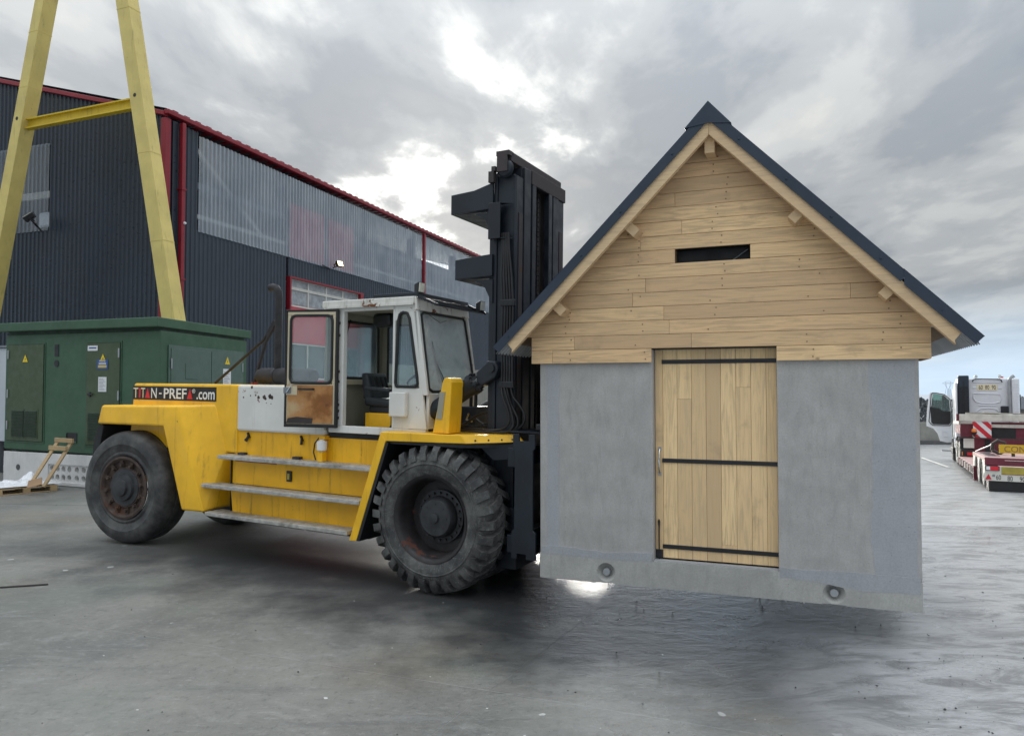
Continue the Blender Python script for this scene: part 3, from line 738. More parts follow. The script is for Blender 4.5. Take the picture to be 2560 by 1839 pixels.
# ------------------------------------------------------------------ transformer kiosk
kio_m = frame_mat(Vector((-8.02, 16.17, 0)), 23.0, 0)
SK = math.tan(R(13))           # the kiosk is not quite square in plan
def kx(p):
    x, y, z = p
    return (x - y * SK, y, z + (-x) * .010)
def make_kiosk():
    root = empty('transformer_kiosk', (0, 0, 0), mat4=kio_m, label='dark green concrete transformer kiosk standing on white blocks', cat='kiosk')
    W, D = 5.50, 3.55
    def bx(name, mat, x0, x1, y0, y1, z0, z1, par=root, bev=0.0):
        return MB().box(x0, x1, y0, y1, z0, z1).build(name, mat, par, bevel=bev, xf=kx)
    bx('body', 'green', -W, 0, .01, D, .79, 3.72, bev=.03)
    bx('roof_slab', 'green', -W - .16, .04, -.14, D + .16, 3.79, 4.01, bev=.02)
    bx('shadow_joint', 'green_dark', -W + .06, -.06, .06, D - .06, 3.72, 3.79)
    def louvre(par, x0, x1, z0, z1):
        bx('vent_frame', 'green_door', x0 - .04, x1 + .04, -.030, -.020, z0 - .04, z1 + .04, par)
        mb = MB(); n = 18
        for i in range(n):
            z = z0 + (z1 - z0) * i / n
            mb.hexa([(x0, -.048, z), (x1, -.048, z), (x1, -.031, z + .01), (x0, -.031, z + .01), (x0, -.048, z + .012), (x1, -.048, z + .012), (x1, -.031, z + .026), (x0, -.031, z + .026)])
        mb.build('louvre_slats', 'green_dark', par, xf=kx)
    def tri(par, x, z, s=.10):
        MB().prism([(x - s, z - s * .85), (x + s, z - s * .85), (x, z + s * .95)], 'y', -.034, -.028).build('warning_triangle', 'warn_yellow', par, xf=kx)
        MB().prism([(x - .012, z - .02), (x + .018, z + .02), (x + .006, z - .005), (x + .022, z - .005), (x - .008, z - .06), (x + .002, z - .02)], 'y', -.037, -.035).build('bolt_symbol', 'ink', par, xf=kx)
    # two front doors
    for x0, x1, v in ((-5.36, -3.99, (-5.17, -4.19)), (-2.41, -1.285, (-2.33, -1.38))):
        bx('door_frame', 'green', x0 - .05, x1 + .05, -.004, .02, .98, 3.50)
        d = bx('door', 'green_door', x0, x1, -.022, .009, 1.03, 3.45, bev=.004)
        bx('door_gap', 'green_dark', x0 - .018, x1 + .018, -.008, .012, 1.012, 3.468)
        xm = (v[0] + v[1]) / 2
        louvre(d, v[0], xm - .02, 1.13, 1.80); louvre(d, xm + .02, v[1], 1.13, 1.80)
        hx = x0 + .02 if x0 < -4 else x1 - .02
        for z in (1.3, 2.1, 3.1): bx('hinge', 'galv', hx - .022, hx + .022, -.045, -.020, z, z + .22, d)
        tri(d, -4.674 if x0 < -4 else -1.846, 3.10)
        if x0 > -4:
            bx('maker_sign', 'white_sign', -2.375, -2.03, -.032, -.027, 3.27, 3.395, d)
            bx('sign_print', 'sign_blue', -2.33, -2.08, -.034, -.0325, 3.325, 3.355, d)
            bl = bx('danger_plate', 'sign_blue', -2.04, -1.67, -.034, -.027, 2.83, 3.06, d)
            t3 = lambda x, z, l: kx((x, -.035 - l, z))
            place_text('POSTE', 'sign_lettering', 'ink_white', bl, -1.96, -1.75, 3.005, 3.045, t3)
            for z in (2.972, 2.945): bx('sign_print', 'ink_white', -1.98, -1.73, -.036, -.0345, z, z + .012, bl)
            bx('sign_print', 'sign_gold', -2.0, -1.71, -.036, -.0345, 2.865, 2.925, bl)
            bx('notice_sheet', 'white_sign', -1.99, -1.71, -.032, -.027, 2.295, 2.645, d)
            mb = MB()
            for i in range(9): mb.box(-1.96, -1.74 - (i % 3) * .04, -.034, -.0325, 2.33 + i * .033, 2.338 + i * .033)
            mb.build('notice_print', 'galv_dark', d, xf=kx)
            h = bx('handle', 'black_metal', -2.33, -2.14, -.075, -.05, 2.21, 2.25, d, .008)
            bx('handle_rose', 'black_metal', -2.30, -2.25, -.05, -.022, 2.17, 2.28, h)
    # openings in the front wall
    for x0, x1, z0, z1 in ((-3.606, -3.455, 3.15, 3.445),):
        bx('cable_slot', 'ink', x0, x1, -.001, .012, z0, z1)
    MB().lathe([(.085, -.001), (.085, .012)], (-3.53, 0, 2.975), 'y', 20, True).build('cable_hole', 'ink', root, xf=kx)
    mb = MB(); mb.box(-3.14, -2.74, -.02, .02, 1.05, 1.08); mb.box(-3.14, -3.10, -.02, .02, 1.08, 1.27); mb.build('socket_frame', 'green', root, xf=kx)
    bx('socket_recess', 'ink', -3.10, -2.74, -.001, .012, 1.08, 1.285)
    # double door in the right side wall
    def sb(name, mat, y0, y1, o0, o1, z0, z1, par=root, bev=0.0):
        return MB().box(-o0, o1, y0, y1, z0, z1).build(name, mat, par, bevel=bev, xf=kx)
    f = sb('side_door_frame', 'green_door2', .26, 3.35, -.001, .03, .95, 3.40, bev=.006)
    for a, b in ((.34, 1.87), (1.89, 3.27)):
        d = sb('side_door', 'green_door2', a, b, -.031, .045, 1.0, 3.33, bev=.004)
        if a < 1:
            sb('inset_line', 'green_dark', .85, .86, -.046, .048, 2.62, 2.99, d); sb('inset_line', 'green_dark', .85, 1.31, -.046, .048, 2.61, 2.62, d)
            for z in (1.3, 2.85): sb('hinge', 'galv', .32, .36, -.046, .06, z, z + .24, d)
        else:
            for z in (1.3, 2.85): sb('hinge', 'galv', 3.26, 3.30, -.046, .06, z, z + .24, d)
            MB().prism([(2.46, 3.03), (2.68, 3.03), (2.57, 3.23)], 'x', .046, .05).build('warning_triangle', 'warn_yellow', d, xf=kx)
            MB().prism([(2.56, 3.07), (2.59, 3.12), (2.575, 3.11), (2.585, 3.15), (2.555, 3.10)], 'x', .051, .053).build('bolt_symbol', 'ink', d, xf=kx)
            sb('notice_sheet', 'white_sign', 2.38, 2.73, -.046, .05, 2.44, 2.91, d)
            mb = MB()
            for i in range(8): mb.box(.051, .053, 2.42, 2.68 - (i % 3) * .05, 2.50 + i * .045, 2.512 + i * .045)
            mb.build('notice_print', 'galv_dark', d, xf=kx)
make_kiosk()

def holed_cell(mb, x0, x1, z0, z1, y, cx_, cz, r, depth, n=16, r2=None):
    """front-face cell (facing -y) with a round pocket"""
    r2 = r2 or r
    sq = []
    for k in range(n):
        a = 2 * math.pi * k / n; c, s = math.cos(a), math.sin(a)
        t = min(((x1 - cx_) if c > 0 else (cx_ - x0)) / max(abs(c), 1e-6), ((z1 - cz) if s > 0 else (cz - z0)) / max(abs(s), 1e-6))
        sq.append((cx_ + c * t, y, cz + s * t))
    # make sure corners are there: use the four nearest points
    for X, Zc in ((x0, z0), (x1, z0), (x1, z1), (x0, z1)):
        j = min(range(n), key=lambda i: (sq[i][0] - X) ** 2 + (sq[i][2] - Zc) ** 2); sq[j] = (X, y, Zc)
    ci = [(cx_ + math.cos(2 * math.pi * k / n) * r, y, cz + math.sin(2 * math.pi * k / n) * r) for k in range(n)]
    cb = [(cx_ + math.cos(2 * math.pi * k / n) * r2, y + depth, cz + math.sin(2 * math.pi * k / n) * r2) for k in range(n)]
    mb.loft([sq, ci, cb], False)
    mb.add(cb, [tuple(range(n))])

blk_m = frame_mat(Vector((-8.02, 16.17, 0)), 23.0)
def make_blocks():
    root = empty('plinth_block', (0, 0, 0), mat4=blk_m, label='long white concrete block with round holes carrying the green kiosk', cat='block')
    # plain part and the part with two rows of holes
    bot, top = .012, .785
    MB().box(-5.52, -3.80, .02, .45, bot, top).build('plain_half', 'conc_block', root, bevel=.012)
    MB().lathe([(.075, .012), (.075, .019)], (-4.93, 0, .40), 'y', 18, True).build('lifting_hole', 'conc_dark', root)
    xs = [-3.80, -3.60, -3.39, -3.17, -2.96, -2.68, -2.44, -2.20, -1.95]
    cxs = [-3.70, -3.495, -3.28, -3.07, -2.80, -2.56, -2.32, -2.08]
    mb = MB()
    for i in range(len(cxs)):
        for z0, z1, c in ((.10, .315, .205), (.315, .52, .415)):
            holed_cell(mb, xs[i], xs[i + 1], z0, z1, .06, cxs[i], c, .075, .12, r2=.068)
    mb.add([(-3.80, .45, bot), (-1.95, .45, bot), (-1.95, .45, top), (-3.8, .45, top)], [(0, 1, 2, 3)])
    mb.build('holed_panel', 'conc_block', root, raw=True)
    MB().box(-3.80, -1.95, .02, .45, .52, top).box(-3.80, -1.95, .02, .45, bot, .10).build('holed_panel_edge', 'conc_block', root, bevel=.01)
    MB().box(-1.95, -.2, .02, .45, bot, top).build('plain_half', 'conc_block', root, bevel=.012)
    MB().box(-5.5, -.3, 2.9, 3.4, bot, top + .01).build('rear_row', 'conc_block', root)
    r2 = empty('hollow_block', (0, 0, 0), mat4=blk_m @ Matrix.Translation((-6.35, .55, 0)), label='dark grey hollow concrete block at the left edge beside the kiosk base', cat='block')
    mb = MB()
    for i in range(3):
        for z0, z1, c in ((.05, .34, .19), (.34, .64, .49)):
            holed_cell(mb, i * .27, i * .27 + .27, z0, z1, 0, i * .27 + .135, c, .10, .3)
    mb.box(0, .81, .01, .5, .64, .70).box(0, .81, .01, .5, .01, .05).build('holed_face', 'conc_dark', r2, raw=True)
    r3 = empty('storage_cabinet', (0, 0, 0), mat4=blk_m @ Matrix.Translation((-7.9, 1.2, 0)), label='pale grey metal cabinet at the left edge behind the kiosk', cat='cabinet')
    MB().box(0, 2.15, 0, 1.6, .9, 3.55).build('casing', 'grey_box', r3, bevel=.02)
    MB().box(-.05, 2.2, -.05, 1.65, 3.56, 3.62).build('lid', 'galv_dark', r3)
    MB().box(.1, .2, .05, .15, 0, .9).box(1.95, 2.05, .05, .15, 0, .9).box(.1, .2, 1.4, 1.5, 0, .9).box(1.95, 2.05, 1.4, 1.5, 0, .9).build('feet', 'galv_dark', r3)
make_blocks()

# ------------------------------------------------------------------ far right: wall, wood, pylon, shed
def make_far():
    wz = ground_z(30, 52)
    root = empty('boundary_wall', (20, 52.3, wz), (0, 0, 0), 'long pale concrete boundary wall far behind the lorry', 'wall')
    for i in range(12):
        MB().box(i * 2.5, i * 2.5 + 2.48, 0, .25, .28, 1.62).build('wall_panel', 'conc_old', root)
    MB().box(0, 30, -.25, .5, -.1, .28).build('wall_footing', 'conc_dark', root)
    # fence on top, dark
    fr = empty('mesh_fence', (20, 52.9, wz), (0, 0, 0), 'dark mesh fence rising above the far boundary wall', 'fence')
    for i in range(13): MB().box(i * 2.5 - .03, i * 2.5 + .03, 0, .06, 0, 2.45).build('post', 'black_metal', fr)
    mb = MB()
    for i in range(150): mb.box(i * .2, i * .2 + .02, .02, .04, 1.5, 2.4)
    for z in (1.6, 2.0, 2.38): mb.box(0, 30, .015, .045, z, z + .03)
    o = mb.build('mesh_panels', 'black_metal', fr); o['kind'] = 'stuff'
    # wood
    rnd = random.Random(3); mb = MB()
    for i in range(14000):
        x = rnd.uniform(30, 95); y = rnd.uniform(78, 92)
        top = wz + 2.75 + 1.1 * noise.noise(Vector((x * .12, 0, 0))) + .8 * noise.noise(Vector((x * .6, 2, 0)))
        z = wz + (top - wz) * (rnd.random() ** .6)
        s = rnd.uniform(.05, .2); a = rnd.uniform(0, 6.28); b = rnd.uniform(-.8, .8)
        d = Vector((math.cos(a), math.sin(a), b)) * s; e = Vector((-math.sin(a) * .4, math.cos(a) * .4, 1)) * s
        c = Vector((x, y, z)); mb.add([c - d - e, c + d - e, c + d * .6 + e, c - d * .7 + e], [(0, 1, 2, 3)])
    w = mb.build('far_wood', 'foliage', raw=True); tag(w, 'dark bare wood along the horizon behind the lorry', 'wood', kind='stuff')
    # pylon, D = 320 m
    px, py = 196.5, 320.0; b0 = 975
    root = empty('electricity_pylon', (px, py, -3), (0, 0, 0), 'distant lattice electricity pylon above the lorry door', 'pylon')
    mb = MB(); h = 11.2
    for sx in (-1, 1):
        for sy in (-1, 1): mb.tube([(sx * 1.3, sy * 1.3, 0), (sx * .55, sy * .55, 6.2)], .07, 4)
    for k in range(6):
        z0, z1 = k, k + 1.0; r0 = 1.3 - .121 * z0; r1 = 1.3 - .121 * z1
        mb.tube([(-r0, -r0, z0), (r1, -r1, z1)], .05, 4); mb.tube([(r0, -r0, z0), (-r1, -r1, z1)], .05, 4); mb.tube([(-r0, -r0, z0), (r0, -r0, z0)], .05, 4)
    mb.build('tower', 'pylon', root)
    mb = MB(); mb.tube([(-.5, 0, 6.2), (-1.35, 0, 7.9), (-.9, 0, 9.3), (.9, 0, 9.3), (1.35, 0, 7.9), (.5, 0, 6.2)], .08, 4)
    mb.tube([(-.5, 0, 6.2), (-.9, 0, 7.9), (-.5, 0, 8.6), (.5, 0, 8.6), (.9, 0, 7.9), (.5, 0, 6.2)], .05, 4)
    mb.tube([(-2.6, 0, 8.4), (2.6, 0, 8.4)], .07, 4); mb.tube([(-2.6, 0, 8.4), (-.9, 0, 9.3)], .05, 4); mb.tube([(2.6, 0, 8.4), (.9, 0, 9.3)], .05, 4)
    mb.build('head', 'pylon', root)
    # low shed at the right edge
    sx, sy = 38.6, 54.5; sz = ground_z(sx, sy)
    root = empty('shed', (sx, sy, sz), (0, 0, 0), 'small grey shed at the right edge behind the lorry cab', 'shed')
    MB().box(0, 6, 0, 4, 0, 2.6).build('wall', 'conc_old', root)
    MB().prism([(-.3, 2.62), (4.3, 2.62), (2, 3.5)], 'x', -.2, 6.2).build('roof', 'clad', root)
    # items stacked far along the hall wall, seen under the mast
    rx = hall_pt(26, -1.6, 0)
    root = empty('tool_rack', rx, (0, 0, R(10)), 'white tubular rack by the hall plinth, seen past the mast', 'rack')
    mb = MB()
    for x in (0, .9):
        for y in (0, .6): mb.tube([(x, y, 0), (x, y, 2.1)], .04, 6)
    for z in (.6, 1.3, 2.05):
        mb.tube([(0, 0, z), (.9, 0, z)], .035, 6); mb.tube([(0, .6, z), (.9, .6, z)], .035, 6); mb.tube([(0, 0, z), (0, .6, z)], .035, 6)
    mb.build('rack_tubes', 'white_steel', root)
    mb = MB(); mb.box(.05, .85, .05, .55, .62, 1.0); mb.build('rack_load', 'plastic_white', root, bevel=.03)
    bx_ = hall_pt(25.0, -2.2, 0)
    tag(MB().box(0, 1.6, 0, 1.0, 0.03, 1.0).build('tarp_bundle', 'blue_tarp', bevel=.12, loc=bx_), 'blue tarpaulin bundle low by the hall, seen through the hoses', 'bundle')
    cx_ = hall_pt(30.0, -1.2, 0)
    tag(MB().box(0, 3.2, 0, .9, 0.0, 3.05).build('panel_stack', 'tan_stock', bevel=.03, loc=cx_), 'tan panel stack against the hall plinth behind the tilt cylinder', 'panels')
    # painted lines on the yard
    def strip(name, pts, w, label):
        mb = MB()
        for (x0, y0), (x1, y1) in zip(pts, pts[1:]):
            d = Vector((x1 - x0, y1 - y0, 0)).normalized(); q = Vector((-d.y, d.x, 0)) * w / 2
            n = 8
            for k in range(n):
                a = Vector((x0 + (x1 - x0) * k / n, y0 + (y1 - y0) * k / n, 0)); b = Vector((x0 + (x1 - x0) * (k + 1) / n, y0 + (y1 - y0) * (k + 1) / n, 0))
                vs_ = [a - q, b - q, b + q, a + q]
                mb.add([(v.x, v.y, ground_z(v.x, v.y) + .02) for v in vs_], [(0, 1, 2, 3)])
        o = mb.build(name, 'line_paint'); tag(o, label, 'marking')
    strip('painted_line', [(19.8, 34.5), (16.9, 27.6)], .14, 'faded white painted line on the yard beside the lorry')
make_far()

# ================================================================== the prefabricated hut on the forks
HUT_YAW = 20.19
hut_m = frame_mat(Vector((.308, 7.765, .33)), HUT_YAW)
HSH = math.tan(R(2.5))
def hx(p):
    x, y, z = p
    return (x + max(0.0, y) * HSH, y, z)
def make_hut():
    root = empty('prefab_hut', (0, 0, 0), mat4=hut_m, label='small concrete and oak hut with navy metal roof hanging on the forklift forks', cat='hut')
    W, D = 3.646, 3.2
    def bx(name, mat, x0, x1, y0, y1, z0, z1, par=root, bev=0.0):
        return MB().box(x0, x1, y0, y1, z0, z1).build(name, mat, par, bevel=bev, xf=hx)
    # floor slab with two lifting anchors in round pockets
    mb = MB(); f = -.010
    cells = [(.727 + .0, .115), (2.911, .108)]
    h = .105
    xs = [0, cells[0][0] - h, cells[0][0] + h, cells[1][0] - h, cells[1][0] + h, W]
    for i in (0, 2, 4): mb.box(xs[i], xs[i + 1], f, D, .0, .27)
    for (c, z), i in zip(cells, (1, 3)):
        mb.box(xs[i], xs[i + 1], .075, D, 0, .27)
        holed_cell(mb, xs[i], xs[i + 1], .006, .264, f, c, z, .098, .07, 20, .045)
        mb.add([(xs[i], f, .264), (xs[i + 1], f, .264), (xs[i + 1], .075, .264), (xs[i], .075, .264)], [(0, 1, 2, 3)])
        mb.add([(xs[i], f, .006), (xs[i + 1], f, .006), (xs[i + 1], .075, .006), (xs[i], .075, .006)], [(3, 2, 1, 0)])
    slab = mb.build('floor_slab', 'conc_slab', root, xf=hx, raw=True)
    for c, z in cells:
        MB().lathe([(.0, .0), (.036, .0), (.038, .01), (.038, .055)], (c, 0, z), 'y', 16).build('lifting_anchor', 'galv', slab, smooth=True, xf=hx)
    # concrete wall panels
    t = .13
    wl = bx('wall_panel', 'conc_wall', 0, 1.222, 0.0, t, .27, 2.44, bev=.006)
    wr = bx('wall_panel', 'conc_wall', 2.424, W, 0.0, t, .27, 2.44, bev=.006)
    bx('side_wall', 'conc_wall', 0.002, t, t, D - t, .27, 2.44); bx('side_wall', 'conc_wall', W - t, W - .002, t, D - t, .27, 2.44)
    bx('back_wall', 'conc_wall', 0.002, W - .002, D - t, D - .002, .27, 2.44)
    # bands of fresh mortar with ragged edges
    rnd = random.Random(5)
    def band(par, pts_a, pts_b, y=-.0015):
        n = len(pts_a); mb = MB()
        vs_ = [(a[0], y, a[1]) for a in pts_a] + [(b[0], y, b[1]) for b in pts_b]
        vs2 = [(a[0], .002, a[1]) for a in pts_a] + [(b[0], .002, b[1]) for b in pts_b]
        fs = [(i, i + 1, n + i + 1, n + i) for i in range(n - 1)]
        mb.add(vs_, fs)
        mb.add([vs_[i] for i in range(n)] + [vs2[i] for i in range(n)], [(i, i + 1, n + i + 1, n + i) for i in range(n - 1)])
        mb.add([vs_[n + i] for i in range(n)] + [vs2[n + i] for i in range(n)], [(i, i + 1, n + i + 1, n + i) for i in range(n - 1)])
        mb.build('mortar_band', 'mortar', par, xf=hx)
    zs = [.285 + (2.30 - .285) * i / 30 for i in range(31)]
    wob = lambda s, z: .016 * noise.noise(Vector((s, z * 2.1, 0))) + .008 * noise.noise(Vector((s, z * 9, 3)))
    band(wl, [(.075 + wob(1, z), z) for z in zs], [(.215 + wob(4, z) * 1.4, z) for z in zs])
    band(wr, [(3.245 + wob(7, z) * 2.5, z) for z in zs], [(3.615 + wob(9, z), z) for z in zs])
    xsb = [.02 + 1.19 * i / 24 for i in range(25)]
    band(wl, [(x, .255 + wob(2, x)) for x in xsb], [(x, .335 + wob(5, x) * 1.6) for x in xsb], -.0112)
    xsb = [2.43 + 1.2 * i / 24 for i in range(25)]
    band(wr, [(x, .205 + wob(3, x) * 1.5 - .05 * smooth01(2.5, 3.4, x)) for x in xsb], [(x, .315 + wob(6, x) * 1.6) for x in xsb], -.0112)
    # gable backing
    ZA, SL, CX = 4.785, 1.02, 1.828
    roof = lambda x, o: ZA - o - SL * abs(x - CX)
    half = lambda z, o: (ZA - o - z) / SL
    lo = 2.44
    mb = MB(); o = .17
    xa, xb = CX - half(lo, o), CX + half(lo, o)
    vx0, vx1, vz0, vz1 = 1.462, 2.192, 3.322, 3.464
    # backing with the ventilation slot left open
    for poly in ([(0.0, lo), (W, lo), (W, 2.60), (xb - .06, 2.60), (CX + half(vz0, o), vz0), (CX - half(vz0, o), vz0), (xa + .06, 2.60), (0.0, 2.60)],
                 [(CX - half(vz0, o), vz0), (vx0, vz0), (vx0, vz1), (CX - half(vz1, o), vz1)],
                 [(vx1, vz0), (CX + half(vz0, o), vz0), (CX + half(vz1, o), vz1), (vx1, vz1)],
                 [(CX - half(vz1, o), vz1), (CX + half(vz1, o), vz1), (CX, ZA - o)]):
        mb.prism(poly, 'y', -.018, .08)
    mb.build('gable_frame', 'black', root, xf=hx)
    mb = MB(); mb.prism([(xa + .1, lo), (xb - .1, lo), (CX, ZA - o - .1)], 'y', D - .1, D - .02); mb.build('rear_gable', 'deck_brown', root, xf=hx)
    # vent reveal
    mb = MB(); mb.box(vx0 - .012, vx0, -.02, .10, vz0, vz1); mb.box(vx1, vx1 + .012, -.02, .10, vz0, vz1); mb.build('vent_reveal', 'deck_brown', root, xf=hx)
    mb = MB(); mb.tube([(2.00, .10, 3.325), (2.16, .11, 3.44)], .006, 5); mb.build('loose_wire', 'galv', root, xf=hx)
    # oak boards, one object each
    P = .1445; z_base = 2.307; gap = .0035
    nails = MB()
    rows = int((ZA - .16 - z_base) / P) + 1
    for k in range(rows):
        z0 = z_base + k * P; z1 = z0 + P - gap
        def clip(a0, a1):
            """board outline between a0 and a1 cut to the roof slope"""
            oo = .155
            lim = lambda z: half(z, oo)
            poly = []
            L0, L1 = max(a0, CX - lim(z0)), max(a0, CX - lim(z1)); R0, R1 = min(a1, CX + lim(z0)), min(a1, CX + lim(z1))
            if lim(z1) <= 0:
                if lim(z0) <= 0: return None
                return [(L0, z0), (R0, z0), (CX, ZA - oo)]
            if L0 >= R0: return None
            if L1 >= R1: return [(L0, z0), (R0, z0), (R1 if R1 > L0 else R0, z1)] if R0 > L0 else None
            return [(L0, z0), (R0, z0), (R1, z1), (L1, z1)]
        a, b = (-.085, 3.742) if k < 2 else (-.6, 4.3)
        vis0, vis1 = max(a, CX - half(z0, .2)), min(b, CX + half(z0, .2))
        cuts = [a]
        if k == 0: segs = [(a, .155), (.155, 1.218), (2.424, b)]
        elif k == 7: segs = [(a, vx0), (vx1, b)]
        else:
            ln = vis1 - vis0
            js = []
            if ln > 1.2 and rnd.random() < .55: js.append(vis0 + ln * rnd.uniform(.12, .45))
            if ln > 2.6 and rnd.random() < .4: js.append(vis0 + ln * rnd.uniform(.62, .9))
            if k == 1: js = [.40, 1.62]
            ed = [a] + js + [b]; segs = list(zip(ed, ed[1:]))
        for s0, s1 in segs:
            pl = clip(s0 + .001, s1 - .001)
            if not pl: continue
            y0 = -.046 + rnd.uniform(-.002, .002)
            MB().prism(pl, 'y', y0, -.019).build('plank', 'oak', root, bevel=.0025, seg=1, xf=hx)
        for sx in (.25, 1.05, 1.90, 2.75, 3.4):
            x = sx + rnd.uniform(-.11, .11)
            if vis0 + .1 < x < vis1 - .1 and not (k in (0,) and 1.2 < x < 2.44) and not (k == 7 and vx0 - .03 < x < vx1 + .03):
                for dz in (.035, .105):
                    if rnd.random() < .75: nails.lathe([(.0, -.0505), (.0075, -.0505), (.0075, -.046)], (x + rnd.uniform(-.01, .01), 0, z0 + dz), 'y', 6)
    n_ = nails.build('screw_heads', 'ink_brown', root, xf=hx); n_['kind'] = 'stuff'
    # returns of the two fascia boards at the corners
    for k in (0, 1):
        z0 = z_base + k * P; z1 = z0 + P - gap
        MB().box(3.715, 3.742, -.018, .6, z0, z1).build('plank', 'deck_brown', root, xf=hx)
        MB().box(-.085, -.058, -.018, .6, z0, z1).build('plank', 'deck_brown', root, xf=hx)
    # purlins: four set square to the slope and one at the ridge
    yb = -.235
    ang = math.atan(SL); cs, sn = math.cos(ang), math.sin(ang)
    for (rx, rz), side in (((.362, 2.866), 1), ((1.137, 3.645), 1), ((3.292, 2.902), -1), ((2.535, 3.659), -1)):
        # inner-lower corner, across = down the slope, up = square to the slope
        a = Vector((-cs * side, 0, -sn)); u_ = Vector((-sn * side, 0, cs))
        c0 = Vector((rx, 0, rz)); wd, dp = .095, .20
        q = [c0, c0 + a * wd, c0 + a * wd + u_ * dp, c0 + u_ * dp]
        mb = MB(); mb.hexa([(p.x, yb, p.z) for p in q] + [(p.x, D + .15, p.z) for p in q])
        mb.build('purlin', 'oak_rafter', root, bevel=.003, xf=hx)
    MB().box(CX - .048, CX + .048, yb, D + .15, 4.352, 4.56).build('purlin', 'oak_rafter', root, bevel=.003, xf=hx)
    # barge rafters front and back
    for y0, y1 in ((-.305, -.24), (D + .15, D + .21)):
        for s in (-1, 1):
            e_in, e_out = 2.055, 2.105
            poly = [(CX, ZA - .11), (CX + s * e_out, roof(CX + e_out, .11)), (CX + s * (e_out - .06), roof(CX + e_out, .11) - .075), (CX + s * e_in, roof(CX + e_in, .275)), (CX + s * .0015, ZA - .275)]
            MB().prism(poly, 'y', y0, y1).build('barge_rafter', 'oak_rafter', root, bevel=.003, xf=hx)
    # sarking boards under the eaves, running down the slope
    for s in (-1, 1):
        y = -.236; 
        while y < D + .1:
            y1 = y + .155
            def q(x, o): return (CX + s * x, roof(CX + x, o))
            pl = [q(.02, .105), q(2.09, .105), q(2.09, .127), q(.02, .127)]
            MB().prism(pl, 'y', y, y1 - .006).build('sarking_board', 'deck_brown', root, xf=hx); y = y1
    # profiled roof sheets
    for s in (-1, 1):
        ny = int((D + .22 + .30) / .09); mb = MB(); mb2 = MB()
        prof = []
        for i in range(ny):
            y = -.30 + i * .09
            prof += [(y, 0), (y + .035, 0), (y + .05, .026), (y + .075, .026)]
        prof.append((-.30 + ny * .09, 0))
        for y, hgt in prof:
            for x, dx in ((0, 0), (2.235, 0)):
                o = .095 - hgt
                mb.v.append((CX + s * x, y, roof(CX + x, o))); mb2.v.append((CX + s * x, y, roof(CX + x, o - .006)))
        for m_ in (mb, mb2):
            for i in range(len(prof) - 1): m_.f.append((2 * i, 2 * i + 1, 2 * i + 3, 2 * i + 2))
        sh = mb2.build('roof_sheet', 'navy', root, xf=hx)
        mb.build('sheet_underside', 'galv', sh, xf=hx)
    # verge flashings
    for s in (-1, 1):
        def face(x_in, x_out, y, th=.003, off=0.0):
            d = Vector((s * sn, -cs)) if False else None
            tip = 2.25 if x_out is None else x_out
            pl = [(CX + s * x_in, roof(CX + x_in, -off)), (CX + s * tip, roof(CX + tip, -off)), (CX + s * (tip - .068), roof(CX + tip, -off) - .067), (CX + s * x_in, roof(CX + x_in, .140))]
            mb = MB(); mb.prism(pl, 'y', y - th, y)
            # top flange and small drip fold
            q = [(CX + s * x_in, roof(CX + x_in, -off)), (CX + s * tip, roof(CX + tip, -off))]
            mb.hexa([(q[0][0], y - th, q[0][1] - .004), (q[1][0], y - th, q[1][1] - .004), (q[1][0], -.12, q[1][1] - .004), (q[0][0], -.12, q[0][1] - .004),
                     (q[0][0], y - th, q[0][1]), (q[1][0], y - th, q[1][1]), (q[1][0], -.12, q[1][1]), (q[0][0], -.12, q[0][1])])
            mb.build('verge_flashing', 'navy', root, xf=hx)
        if s < 0: face(.01, 2.255, -.325)
        else: face(.01, 1.70, -.325); face(1.66, 2.262, -.329, .003, .004)
        scr = MB()
        for x in ((.35, .87, 1.28, 1.82, 2.08) if s < 0 else (.28, .70, 1.08, 1.48, 1.95)):
            scr.lathe([(.0, -.338), (.010, -.337), (.012, -.329)], (CX + s * x, 0, roof(CX + x, .075)), 'y', 8)
        scr.build('flashing_screws', 'navy', root, smooth=True, xf=hx)
        tp = MB()
        for x in (.45, 1.2, 1.95):
            tp.sphere((CX + s * x, -.2, roof(CX + x, -.012)), .016, 6, 4)
        tp.build('roof_bolts', 'navy', root, xf=hx)
    # ridge cap with closed end
    mb = MB(); mb.prism([(1.600, 4.588), (CX - .004, 4.832), (2.040, 4.588), (CX, 4.615)], 'y', -.336, -.332)
    mb.prism([(1.600, 4.588), (CX - .004, 4.832), (2.040, 4.588), (2.036, 4.580), (CX - .004, 4.823), (1.604, 4.580)], 'y', -.332, D + .24)
    mb.build('ridge_cap', 'navy', root, xf=hx)
    # door
    dz0, dz1 = .292, 2.442
    door = bx('door', 'black', 1.224, 2.422, .128, .15, dz0 - .01, dz1)
    ed = [1.226, 1.307, 1.452, 1.596, 1.741, 1.886, 2.033, 2.176, 2.321, 2.421]
    for i, (a, b) in enumerate(zip(ed, ed[1:])):
        cuts = {2: [1.93], 5: [.465], 6: [2.05]}.get(i, [])
        zz = [dz0] + cuts + [dz1]
        for z0, z1 in zip(zz, zz[1:]):
            MB().box(a + .001, b - .0015, .098 + rnd.uniform(-.001, .0015), .127, z0, z1 - .0015).build('door_board', 'oak_door', door, bevel=.002, seg=1, xf=hx)
    for z in (2.293, 1.272, .388):
        st = bx('strap_hinge', 'black_metal', 1.297, 2.423, .088, .097, z, z + .042, door, .002)
        mb = MB()
        for x in (1.33, 1.60, 1.87, 2.14): mb.lathe([(.0, .0825), (.011, .083), (.012, .088)], (x, 0, z + .021), 'y', 8)
        mb.build('coach_bolt', 'black_metal', st, smooth=True, xf=hx)
